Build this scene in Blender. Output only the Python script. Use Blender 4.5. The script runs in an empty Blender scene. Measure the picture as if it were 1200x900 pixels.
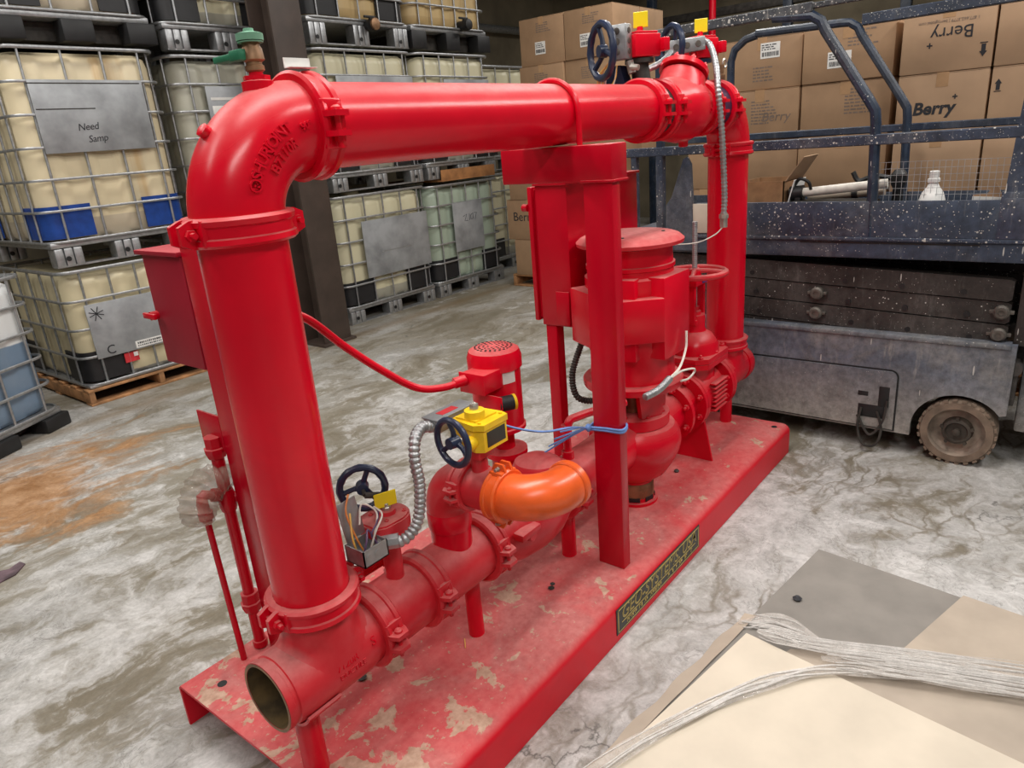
import bpy, bmesh, math, random
from mathutils import Vector, Matrix
random.seed(7)
PI = math.pi
S = bpy.context.scene
COL = S.collection

# ------------------------------------------------------------------ camera
cam = bpy.data.cameras.new('camera')
cam.sensor_width = 36.0
cam.lens = 25.03
cam.clip_start = 0.05
cam_o = bpy.data.objects.new('camera', cam)
COL.objects.link(cam_o)
S.camera = cam_o
yaw, pitch, roll = 0.693003, -0.331164, -0.082487
fw = Vector((math.cos(pitch)*math.cos(yaw), math.cos(pitch)*math.sin(yaw), math.sin(pitch)))
rt = Vector((math.sin(yaw), -math.cos(yaw), 0)); upv = rt.cross(fw)
r2 = math.cos(roll)*rt + math.sin(roll)*upv
u2 = -math.sin(roll)*rt + math.cos(roll)*upv
mw = Matrix(((r2.x, u2.x, -fw.x, -0.9808), (r2.y, u2.y, -fw.y, -1.28225), (r2.z, u2.z, -fw.z, 1.5506), (0, 0, 0, 1)))
cam_o.matrix_world = mw

# ------------------------------------------------------------------ world, lamps, exposure
world = bpy.data.worlds.new('world'); S.world = world
world.use_nodes = True
wbg = world.node_tree.nodes['Background']
wbg.inputs[0].default_value = (1.0, 0.95, 0.88, 1); wbg.inputs[1].default_value = 0.10

def area(name, loc, sx, sy, power, rot=(0, 0, 0), col=(1, 0.965, 0.92)):
    l = bpy.data.lights.new(name, 'AREA'); l.shape = 'RECTANGLE'; l.size = sx; l.size_y = sy
    l.energy = power; l.color = col
    o = bpy.data.objects.new(name, l); o.location = loc; o.rotation_euler = rot
    COL.objects.link(o); return o
# rows of ceiling strip lamps (the hall has fluorescent strips running along its length)
for (lx, ly, p) in ((-2.6, 1.2, 46), (0.4, -0.1, 88), (4.3, 1.2, 76), (-2.2, -2.9, 92), (2.4, -2.5, 88), (4.9, -2.4, 88), (-0.4, 3.2, 76), (7.6, 2.2, 55)):
    area('strip_lamp', (lx, ly, 4.3), 2.4, 0.35, p)
S.view_settings.view_transform = 'Standard'
S.view_settings.look = 'None'
S.view_settings.gamma = 1.0
S.view_settings.use_curve_mapping = False
S.view_settings.exposure = 0.20

# ------------------------------------------------------------------ materials
def nodes(name):
    m = bpy.data.materials.new(name); m.use_nodes = True
    nt = m.node_tree; b = nt.nodes['Principled BSDF']
    return m, nt, b
def N(nt, t, **kw):
    n = nt.nodes.new(t)
    for k, v in kw.items(): setattr(n, k, v)
    return n
def setin(n, **kw):
    for k, v in kw.items(): n.inputs[k].default_value = v
def ramp(nt, fac, stops):
    r = N(nt, 'ShaderNodeValToRGB')
    e = r.color_ramp.elements
    while len(e) < len(stops): e.new(0.5)
    for i, (p, c) in enumerate(stops):
        e[i].position = p; e[i].color = (c if len(c) == 4 else (*c, 1)) if isinstance(c, tuple) else (c, c, c, 1)
    nt.links.new(fac, r.inputs[0]); return r
def noise(nt, scale, detail=4, rough=0.55, vec=None, dist=0.0, coord='Object'):
    n = N(nt, 'ShaderNodeTexNoise'); n.inputs['Scale'].default_value = scale
    n.inputs['Detail'].default_value = detail; n.inputs['Roughness'].default_value = rough
    n.inputs['Distortion'].default_value = dist
    if vec is None:
        tc = N(nt, 'ShaderNodeTexCoord'); vec = tc.outputs[coord]
    nt.links.new(vec, n.inputs['Vector']); return n
def mapping(nt, scale, loc=(0, 0, 0), rot=(0, 0, 0), coord='Object'):
    tc = N(nt, 'ShaderNodeTexCoord'); mp = N(nt, 'ShaderNodeMapping')
    mp.inputs['Scale'].default_value = scale; mp.inputs['Location'].default_value = loc; mp.inputs['Rotation'].default_value = rot
    nt.links.new(tc.outputs[coord], mp.inputs[0]); return mp.outputs[0]
def mixc(nt, fac, a, b):
    m = N(nt, 'ShaderNodeMix', data_type='RGBA')
    for sock, v in ((0, fac), (6, a), (7, b)):
        if isinstance(v, (int, float)): m.inputs[sock].default_value = v
        elif isinstance(v, tuple): m.inputs[sock].default_value = (*v, 1) if len(v) == 3 else v
        else: nt.links.new(v, m.inputs[sock])
    return m.outputs[2]
def mth(nt, op, a, b=0.0):
    m = N(nt, 'ShaderNodeMath', operation=op)
    for i, v in enumerate((a, b)):
        if isinstance(v, (int, float)): m.inputs[i].default_value = v
        else: nt.links.new(v, m.inputs[i])
    return m.outputs[0]
def bump(nt, b, h, strength=0.2, dist=0.01):
    bp = N(nt, 'ShaderNodeBump'); bp.inputs['Strength'].default_value = strength; bp.inputs['Distance'].default_value = dist
    nt.links.new(h, bp.inputs['Height']); nt.links.new(bp.outputs[0], b.inputs['Normal'])
def plain(name, col, rough=0.5, metal=0.0, var=0.12, scale=18, bmp=0.0):
    m, nt, b = nodes(name)
    n = noise(nt, scale)
    c2 = tuple(max(0, c*(1-var*2)) for c in col); c3 = tuple(min(1, c*(1+var)) for c in col)
    r = ramp(nt, n.outputs[0], ((0.3, c2), (0.65, c3)))
    nt.links.new(r.outputs[0], b.inputs['Base Color'])
    setin(b, Roughness=rough, Metallic=metal)
    if bmp: bump(nt, b, n.outputs[0], bmp)
    return m

def red_paint(name, dust=0.8, base=(0.70, 0.0015, 0.016), patch=False, rough=0.24, side=0.0):
    """glossy red enamel with dust that has settled on upward facing surfaces"""
    m, nt, b = nodes(name)
    g = N(nt, 'ShaderNodeNewGeometry'); sx = N(nt, 'ShaderNodeSeparateXYZ'); nt.links.new(g.outputs['Normal'], sx.inputs[0])
    up = ramp(nt, sx.outputs[2], ((0.36, 0.0), (0.96, 1.0)))
    n1 = noise(nt, 3.2, 6, 0.62, vec=g.outputs['Position'], dist=0.6); n2 = noise(nt, 45, 4, vec=g.outputs['Position'])
    dn = ramp(nt, n1.outputs[0], ((0.30, 0.35), (0.62, 1.0)))
    d = mth(nt, 'MULTIPLY', mth(nt, 'MULTIPLY', mth(nt, 'ADD', mth(nt, 'MULTIPLY', up.outputs[0], 1.0-side), side), dn.outputs[0]), dust)
    var = ramp(nt, n1.outputs[0], ((0.3, (base[0]*0.86, base[1], base[2])), (0.7, (base[0]*1.06, base[1]*1.2, base[2]*1.2))))
    dcol = ramp(nt, n2.outputs[0], ((0.3, (0.43, 0.115, 0.110)), (0.7, (0.54, 0.19, 0.175))))
    col = mixc(nt, d, var.outputs[0], dcol.outputs[0])
    rg = mth(nt, 'ADD', mth(nt, 'MULTIPLY', d, 0.5), rough)
    if patch:
        # bare beige dirt patches, denser near the front of the skid deck
        p1 = noise(nt, 9.5, 5, 0.62, vec=g.outputs['Position'], dist=0.35)
        sp = N(nt, 'ShaderNodeSeparateXYZ'); nt.links.new(g.outputs['Position'], sp.inputs[0])
        gr = ramp(nt, mth(nt, 'MULTIPLY', mth(nt, 'ADD', sp.outputs[0], 0.4), 0.45), ((0.0, 0.085), (0.42, 0.02), (0.8, -0.0)))
        pm = mth(nt, 'ADD', p1.outputs[0], gr.outputs[0])
        pmask = ramp(nt, pm, ((0.615, 0.0), (0.635, 1.0)))
        lp = noise(nt, 55, 4, 0.6, vec=g.outputs['Position'])
        lm = ramp(nt, mth(nt, 'ADD', lp.outputs[0], mth(nt, 'MULTIPLY', gr.outputs[0], 0.6)), ((0.66, 0.0), (0.69, 0.8)))
        mm = mth(nt, 'MULTIPLY', mth(nt, 'MAXIMUM', pmask.outputs[0], lm.outputs[0]), ramp(nt, sx.outputs[2], ((0.9, 0.0), (0.96, 1.0))).outputs[0])
        pc = ramp(nt, n2.outputs[0], ((0.3, (0.36, 0.25, 0.17)), (0.7, (0.56, 0.42, 0.31))))
        col = mixc(nt, mth(nt, 'MULTIPLY', mm, 0.85), col, pc.outputs[0])
        rg = mth(nt, 'ADD', rg, mth(nt, 'MULTIPLY', mm, 0.2))
    nt.links.new(col, b.inputs['Base Color']); nt.links.new(rg, b.inputs['Roughness'])
    b.inputs['Specular IOR Level'].default_value = 0.38
    bump(nt, b, n2.outputs[0], 0.05, 0.004)
    return m

MAT = {}
MAT['red'] = red_paint('red_enamel')
MAT['red_clean'] = red_paint('red_enamel_clean', dust=0.45)
MAT['red_dusty'] = red_paint('red_enamel_dusty', dust=1.0, side=0.22)
MAT['red_deck'] = red_paint('red_deck_paint', dust=1.0, patch=True, rough=0.42)
MAT['red_cabinet'] = red_paint('red_cabinet_paint', dust=0.55, base=(0.52, 0.0015, 0.014))
MAT['red_box'] = red_paint('red_box_paint', dust=0.5, base=(0.36, 0.006, 0.022), rough=0.5)
MAT['orange'] = plain('orange_enamel', (0.80, 0.115, 0.02), 0.3, var=0.14, scale=9)
MAT['yellow'] = plain('yellow_enamel', (0.85, 0.56, 0.012), 0.4, var=0.08)
MAT['navy'] = plain('navy_enamel', (0.016, 0.026, 0.062), 0.33)
MAT['black'] = plain('black_plastic', (0.012, 0.012, 0.013), 0.5)
MAT['dark_iron'] = plain('dark_iron', (0.05, 0.045, 0.04), 0.6, 0.3, var=0.25)
MAT['rust'] = plain('rusty_inside', (0.09, 0.055, 0.018), 0.85, var=0.45, scale=12)
MAT['bronze'] = plain('bronze', (0.30, 0.17, 0.09), 0.5, 0.5, var=0.25)
MAT['green'] = plain('green_handle', (0.02, 0.20, 0.10), 0.5)
MAT['pale_green'] = plain('pale_green_cap', (0.16, 0.36, 0.24), 0.6)
MAT['galv'] = plain('galvanised_steel', (0.42, 0.43, 0.44), 0.42, 0.75, var=0.12, scale=30)
MAT['galv_label'] = plain('sheet_steel_plate', (0.36, 0.375, 0.39), 0.5, 0.35, var=0.16, scale=5)
MAT['bolt'] = plain('zinc_bolt', (0.55, 0.53, 0.48), 0.4, 0.8)
MAT['white'] = plain('white_plastic', (0.80, 0.80, 0.78), 0.45, var=0.03)
MAT['paper'] = plain('paper_label', (0.78, 0.77, 0.74), 0.75, var=0.05)
MAT['ink'] = plain('black_ink', (0.02, 0.02, 0.025), 0.7)
MAT['grey_ink'] = plain('faded_print', (0.20, 0.15, 0.12), 0.8)
MAT['red_ink'] = plain('red_print', (0.62, 0.03, 0.04), 0.7)
MAT['gold'] = plain('gold_print', (0.62, 0.47, 0.14), 0.5)
MAT['plate_black'] = plain('nameplate_black', (0.025, 0.026, 0.02), 0.4)
MAT['blue_rope'] = plain('blue_rope', (0.16, 0.30, 0.66), 0.7)
MAT['wire_white'] = plain('white_wire', (0.74, 0.70, 0.63), 0.5)
MAT['wire_yellow'] = plain('yellow_wire', (0.80, 0.48, 0.10), 0.5)
MAT['wire_purple'] = plain('purple_wire', (0.13, 0.08, 0.17), 0.5)
MAT['wire_orange'] = plain('orange_wire', (0.72, 0.26, 0.06), 0.5)
MAT['wood'] = plain('pallet_wood', (0.40, 0.20, 0.085), 0.8, var=0.3, scale=9)
MAT['old_wood'] = plain('orange_board', (0.36, 0.16, 0.055), 0.8, var=0.2, scale=9)
MAT['blue_guard'] = plain('blue_corner_guard', (0.008, 0.05, 0.26), 0.4)
MAT['black_guard'] = plain('black_corner_guard', (0.014, 0.014, 0.016), 0.45)
MAT['carton'] = plain('brown_carton', (0.36, 0.222, 0.125), 0.8, var=0.07, scale=5)
MAT['carton_b'] = plain('brown_carton_lighter', (0.43, 0.275, 0.165), 0.75, var=0.06, scale=4)
MAT['tape'] = plain('packing_tape', (0.46, 0.28, 0.15), 0.22, var=0.05)
MAT['carton_dark'] = plain('carton_inside', (0.28, 0.15, 0.07), 0.85)
MAT['column'] = plain('brown_column_paint', (0.062, 0.043, 0.034), 0.5, var=0.12, scale=6)
MAT['flag'] = plain('yellow_flag', (0.88, 0.68, 0.01), 0.4, var=0.03)
MAT['scissor'] = None

def tank_material(name, top, liq, level, stain=(0.50, 0.27, 0.06), amt=0.6):
    """milky plastic bottle; liquid inside shows up to a level through the wall"""
    m, nt, b = nodes(name)
    tc = N(nt, 'ShaderNodeTexCoord'); sp = N(nt, 'ShaderNodeSeparateXYZ'); nt.links.new(tc.outputs['Object'], sp.inputs[0])
    n = noise(nt, 2.2, 5, 0.6); 
    st = noise(nt, 1.0, 4, 0.6, vec=mapping(nt, (5.0, 5.0, 0.35)))
    lv = ramp(nt, mth(nt, 'ADD', sp.outputs[2], 0.5 - level), ((0.497, 0.0), (0.503, 1.0)))
    c = mixc(nt, lv.outputs[0], liq, top)
    sm = ramp(nt, st.outputs[0], ((0.57, 0.0), (0.74, amt)))
    c = mixc(nt, sm.outputs[0], c, stain)
    c2 = mixc(nt, ramp(nt, n.outputs[0], ((0.35, 0.0), (0.7, 0.16))).outputs[0], c, tuple(x*0.62 for x in top))
    nt.links.new(c2, b.inputs['Base Color'])
    setin(b, Roughness=0.38)
    b.inputs['Subsurface Weight'].default_value = 0.0
    return m

def floor_material():
    m, nt, b = nodes('worn_concrete')
    tc = N(nt, 'ShaderNodeTexCoord'); P = tc.outputs['Object']
    sx = N(nt, 'ShaderNodeSeparateXYZ'); nt.links.new(P, sx.inputs[0])
    def warped(amount, scale, src=P):
        w = noise(nt, scale, 5, 0.6, vec=src)
        wv = N(nt, 'ShaderNodeVectorMath', operation='MULTIPLY_ADD'); wv.inputs[1].default_value = (amount,)*3
        nt.links.new(w.outputs['Color'], wv.inputs[0]); nt.links.new(src, wv.inputs[2]); return wv.outputs[0]
    W = warped(0.55, 1.3)
    mp = N(nt, 'ShaderNodeMapping'); mp.inputs['Scale'].default_value = (0.75, 1.9, 1); mp.inputs['Rotation'].default_value = (0, 0, 0.2); nt.links.new(W, mp.inputs[0]); A = mp.outputs[0]
    big = noise(nt, 0.9, 5, 0.55, vec=A)
    mid = noise(nt, 2.3, 10, 0.66, vec=A, dist=0.5)
    det = noise(nt, 9.0, 9, 0.72, vec=W)
    fine = noise(nt, 60, 6, 0.75, vec=P)
    base = ramp(nt, big.outputs[0], ((0.32, (0.20, 0.175, 0.125)), (0.48, (0.31, 0.285, 0.235)), (0.62, (0.40, 0.39, 0.365))))
    tan = ramp(nt, mid.outputs[0], ((0.38, 0.9), (0.49, 0.0)))
    c = mixc(nt, tan.outputs[0], base.outputs[0], (0.195, 0.165, 0.115))
    # pale mineral bloom, less of it towards the stacks
    bl = mth(nt, 'ADD', mth(nt, 'MULTIPLY', mid.outputs[0], 0.6), mth(nt, 'MULTIPLY', det.outputs[0], 0.4))
    far = ramp(nt, mth(nt, 'MULTIPLY', mth(nt, 'ADD', sx.outputs[1], mth(nt, 'MULTIPLY', sx.outputs[0], 0.25)), 0.22), ((0.30, 0.0), (0.90, 1.0)))
    bl = mth(nt, 'SUBTRACT', bl, mth(nt, 'MULTIPLY', far.outputs[0], 0.095))
    right = ramp(nt, mth(nt, 'MULTIPLY', sx.outputs[1], -1.0), ((0.1, 0.0), (0.6, 1.0)))
    bl = mth(nt, 'ADD', bl, mth(nt, 'MULTIPLY', right.outputs[0], 0.02))
    wm = ramp(nt, bl, ((0.455, 0.0), (0.50, 0.45), (0.56, 0.80), (0.66, 0.95)))
    wc = ramp(nt, det.outputs[0], ((0.3, (0.42, 0.41, 0.40)), (0.7, (0.66, 0.65, 0.635))))
    c = mixc(nt, wm.outputs[0], c, wc.outputs[0])
    # brown damp blotches with cellular pale islands on the lift side
    vo = N(nt, 'ShaderNodeTexVoronoi', feature='DISTANCE_TO_EDGE'); vo.inputs['Scale'].default_value = 6.0; nt.links.new(mp.outputs[0], vo.inputs['Vector'])
    rim = ramp(nt, mth(nt, 'ADD', vo.outputs['Distance'], mth(nt, 'MULTIPLY', det.outputs[0], 0.12)), ((0.07, 1.0), (0.16, 0.0)))
    cz = ramp(nt, noise(nt, 1.3, 4, vec=P).outputs[0], ((0.50, 0.0), (0.60, 0.85)))
    c = mixc(nt, mth(nt, 'MULTIPLY', mth(nt, 'MULTIPLY', rim.outputs[0], cz.outputs[0]), right.outputs[0]), c, (0.20, 0.17, 0.125))
    # thin curly dark veins
    vn = noise(nt, 5.5, 8, 0.7, vec=W, dist=0.8)
    vein = ramp(nt, mth(nt, 'ABSOLUTE', mth(nt, 'SUBTRACT', vn.outputs[0], 0.5)), ((0.0, 0.55), (0.012, 0.0)))
    vz = ramp(nt, big.outputs[0], ((0.45, 0.0), (0.60, 1.0)))
    c = mixc(nt, mth(nt, 'MULTIPLY', vein.outputs[0], vz.outputs[0]), c, (0.13, 0.12, 0.105))
    # orange rust stain by the blue liquid tote
    d = N(nt, 'ShaderNodeVectorMath', operation='DISTANCE'); d.inputs[1].default_value = (-0.02, 2.95, 0); nt.links.new(P, d.inputs[0])
    dd = mth(nt, 'ADD', d.outputs['Value'], mth(nt, 'MULTIPLY', mth(nt, 'SUBTRACT', mid.outputs[0], 0.5), 2.6))
    om = ramp(nt, dd, ((0.30, 0.9), (0.75, 0.0)))
    oc = ramp(nt, det.outputs[0], ((0.35, (0.34, 0.15, 0.045)), (0.65, (0.52, 0.30, 0.15))))
    c = mixc(nt, om.outputs[0], c, oc.outputs[0])
    # brown joint line stain in front of the stacks
    jl = mth(nt, 'ABSOLUTE', mth(nt, 'SUBTRACT', sx.outputs[1], 3.72))
    jm = ramp(nt, mth(nt, 'ADD', jl, mth(nt, 'MULTIPLY', mid.outputs[0], 0.12)), ((0.07, 0.65), (0.20, 0.0)))
    c = mixc(nt, jm.outputs[0], c, (0.20, 0.14, 0.075))
    # hairline cracks
    v2 = N(nt, 'ShaderNodeTexVoronoi', feature='DISTANCE_TO_EDGE'); v2.inputs['Scale'].default_value = 0.9
    nt.links.new(warped(0.30, 5.0), v2.inputs['Vector'])
    cr = ramp(nt, v2.outputs['Distance'], ((0.0, 1.0), (0.006, 0.0)))
    cb = ramp(nt, noise(nt, 1.2, 3, vec=P).outputs[0], ((0.53, 0.0), (0.60, 0.85)))
    c = mixc(nt, mth(nt, 'MULTIPLY', cr.outputs[0], cb.outputs[0]), c, (0.09, 0.085, 0.075))
    gr = ramp(nt, mth(nt, 'ADD', mth(nt, 'MULTIPLY', fine.outputs[0], 0.6), mth(nt, 'MULTIPLY', det.outputs[0], 0.4)), ((0.36, 0.62), (0.58, 1.0)))
    mul = N(nt, 'ShaderNodeMix', data_type='RGBA', blend_type='MULTIPLY'); mul.inputs[0].default_value = 0.7
    nt.links.new(c, mul.inputs[6]); nt.links.new(gr.outputs[0], mul.inputs[7])
    nt.links.new(mul.outputs[2], b.inputs['Base Color'])
    rr = ramp(nt, big.outputs[0], ((0.3, 0.45), (0.7, 0.75))); nt.links.new(rr.outputs[0], b.inputs['Roughness'])
    bump(nt, b, mth(nt, 'ADD', det.outputs[0], mth(nt, 'MULTIPLY', fine.outputs[0], 0.4)), 0.08, 0.008)
    return m

def lift_material(name, base, splat=0.5, grime=0.4, rough=0.45, low=None):
    """old paint spattered with white paint drips; low = height below which pale dirt has been kicked up"""
    m, nt, b = nodes(name)
    tc = N(nt, 'ShaderNodeTexCoord'); P = tc.outputs['Object']
    n = noise(nt, 5, 6, 0.65, vec=P)
    c = ramp(nt, n.outputs[0], ((0.3, tuple(x*0.6 for x in base)), (0.7, tuple(min(1, x*1.35) for x in base)))).outputs[0]
    g = noise(nt, 2.0, 6, 0.7, vec=P, dist=0.8)
    c = mixc(nt, ramp(nt, g.outputs[0], ((0.46, 0.0), (0.68, grime))).outputs[0], c, (0.26, 0.25, 0.235))
    sc_ = noise(nt, 1.0, 7, 0.75, vec=mapping(nt, (22, 22, 3.5)))
    c = mixc(nt, ramp(nt, sc_.outputs[0], ((0.56, 0.0), (0.70, grime))).outputs[0], c, (0.33, 0.32, 0.30))
    c = mixc(nt, ramp(nt, sc_.outputs[0], ((0.30, 0.6), (0.42, 0.0))).outputs[0], c, tuple(x*0.4 for x in base))
    if low:
        sp = N(nt, 'ShaderNodeSeparateXYZ'); nt.links.new(P, sp.inputs[0])
        h = mth(nt, 'ADD', sp.outputs[2], mth(nt, 'MULTIPLY', mth(nt, 'SUBTRACT', g.outputs[0], 0.5), 0.35))
        c = mixc(nt, ramp(nt, h, ((0.08, 0.9), (low, 0.0))).outputs[0], c, (0.40, 0.37, 0.33))
    fn = noise(nt, 26, 8, 0.75, vec=P)
    mu = N(nt, 'ShaderNodeMix', data_type='RGBA', blend_type='MULTIPLY'); mu.inputs[0].default_value = 0.8
    nt.links.new(c, mu.inputs[6]); nt.links.new(ramp(nt, fn.outputs[0], ((0.34, 0.45), (0.6, 1.12))).outputs[0], mu.inputs[7]); c = mu.outputs[2]
    dots = None
    for sc2, th, mx in ((48, 0.52, 0.20), (110, 0.55, 0.22)):
        vo = N(nt, 'ShaderNodeTexVoronoi'); vo.inputs['Scale'].default_value = sc2; nt.links.new(P, vo.inputs['Vector'])
        pick = N(nt, 'ShaderNodeSeparateColor'); nt.links.new(vo.outputs['Color'], pick.inputs[0])
        sz = mth(nt, 'MULTIPLY', ramp(nt, pick.outputs[0], ((th, 0.0), (1.0, mx))).outputs[0], splat*2)
        d = mth(nt, 'LESS_THAN', vo.outputs['Distance'], sz)
        dots = d if dots is None else mth(nt, 'MAXIMUM', dots, d)
    v2 = N(nt, 'ShaderNodeTexVoronoi'); v2.inputs['Scale'].default_value = 1.0; nt.links.new(mapping(nt, (46, 46, 6.5)), v2.inputs['Vector'])
    pk2 = N(nt, 'ShaderNodeSeparateColor'); nt.links.new(v2.outputs['Color'], pk2.inputs[0])
    s2 = mth(nt, 'MULTIPLY', ramp(nt, pk2.outputs[1], ((0.78, 0.0), (1.0, 0.20))).outputs[0], splat*2)
    drip = mth(nt, 'LESS_THAN', v2.outputs['Distance'], s2)
    c = mixc(nt, mth(nt, 'MULTIPLY', mth(nt, 'MAXIMUM', dots, drip), 0.8), c, (0.58, 0.56, 0.52))
    nt.links.new(c, b.inputs['Base Color']); setin(b, Roughness=rough)
    bump(nt, b, n.outputs[0], 0.08, 0.004)
    return m
MAT['lift'] = lift_material('navy_lift_paint', (0.036, 0.049, 0.080), 0.55, 0.35)
MAT['lift_tube'] = lift_material('navy_rail_paint', (0.014, 0.027, 0.054), 0.35, 0.2)
MAT['chassis'] = lift_material('worn_chassis_paint', (0.125, 0.142, 0.18), 0.42, 0.85, low=0.42)
MAT['scissor'] = lift_material('grimy_scissor_paint', (0.034, 0.027, 0.024), 0.4, 0.18, 0.6)
MAT['rail_worn'] = lift_material('worn_top_rail', (0.045, 0.05, 0.06), 0.8, 0.7)
MAT['pin'] = plain('dusty_pin_steel', (0.13, 0.115, 0.10), 0.55, 0.4, var=0.25)
MAT['tyre'] = plain('dusty_tyre_rubber', (0.20, 0.145, 0.105), 0.85, var=0.2, scale=14, bmp=0.2)
MAT['rim'] = plain('muddy_rim', (0.27, 0.21, 0.165), 0.7, var=0.35, scale=10)
MAT['rim_dark'] = plain('greasy_hub', (0.055, 0.043, 0.033), 0.6, var=0.3, scale=9)
MAT['wall'] = plain('dim_block_wall', (0.22, 0.185, 0.125), 0.9, var=0.2, scale=1.2)
MAT['ceiling'] = plain('ceiling_panel', (0.16, 0.15, 0.13), 0.9, var=0.1)
MAT['floor'] = floor_material()
MAT['sheet_grey'] = plain('grey_cardboard', (0.20, 0.182, 0.162), 0.75, var=0.07, scale=10)
MAT['sheet_brown'] = plain('tan_cardboard', (0.38, 0.315, 0.25), 0.75, var=0.08, scale=6)
MAT['sheet_cream'] = plain('cream_cardboard', (0.56, 0.49, 0.395), 0.7, var=0.05, scale=7)
MAT['sheet_taupe'] = plain('taupe_cardboard', (0.36, 0.30, 0.24), 0.7, var=0.08, scale=6)
def film_material(name, alpha, col, rough):
    m, nt, b = nodes(name)
    n = noise(nt, 30, 5, 0.7)
    r = ramp(nt, n.outputs[0], ((0.35, alpha*0.5), (0.65, alpha)))
    nt.links.new(r.outputs[0], b.inputs['Alpha'])
    setin(b, Roughness=rough); b.inputs['Base Color'].default_value = (*col, 1)
    return m
MAT['film'] = film_material('stretch_film', 0.55, (0.62, 0.58, 0.54), 0.14)
MAT['film_fold'] = film_material('stretch_film_fold', 0.8, (0.72, 0.69, 0.66), 0.12)
def bag_material():
    m, nt, b = nodes('clear_poly_bag')
    n = noise(nt, 14, 5, 0.6)
    r = ramp(nt, n.outputs[0], ((0.35, 0.22), (0.7, 0.62)))
    nt.links.new(r.outputs[0], b.inputs['Alpha'])
    setin(b, Roughness=0.12); b.inputs['Base Color'].default_value = (0.36, 0.30, 0.24, 1)
    bump(nt, b, n.outputs[0], 0.5, 0.02)
    return m
MAT['bag'] = bag_material()

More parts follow.
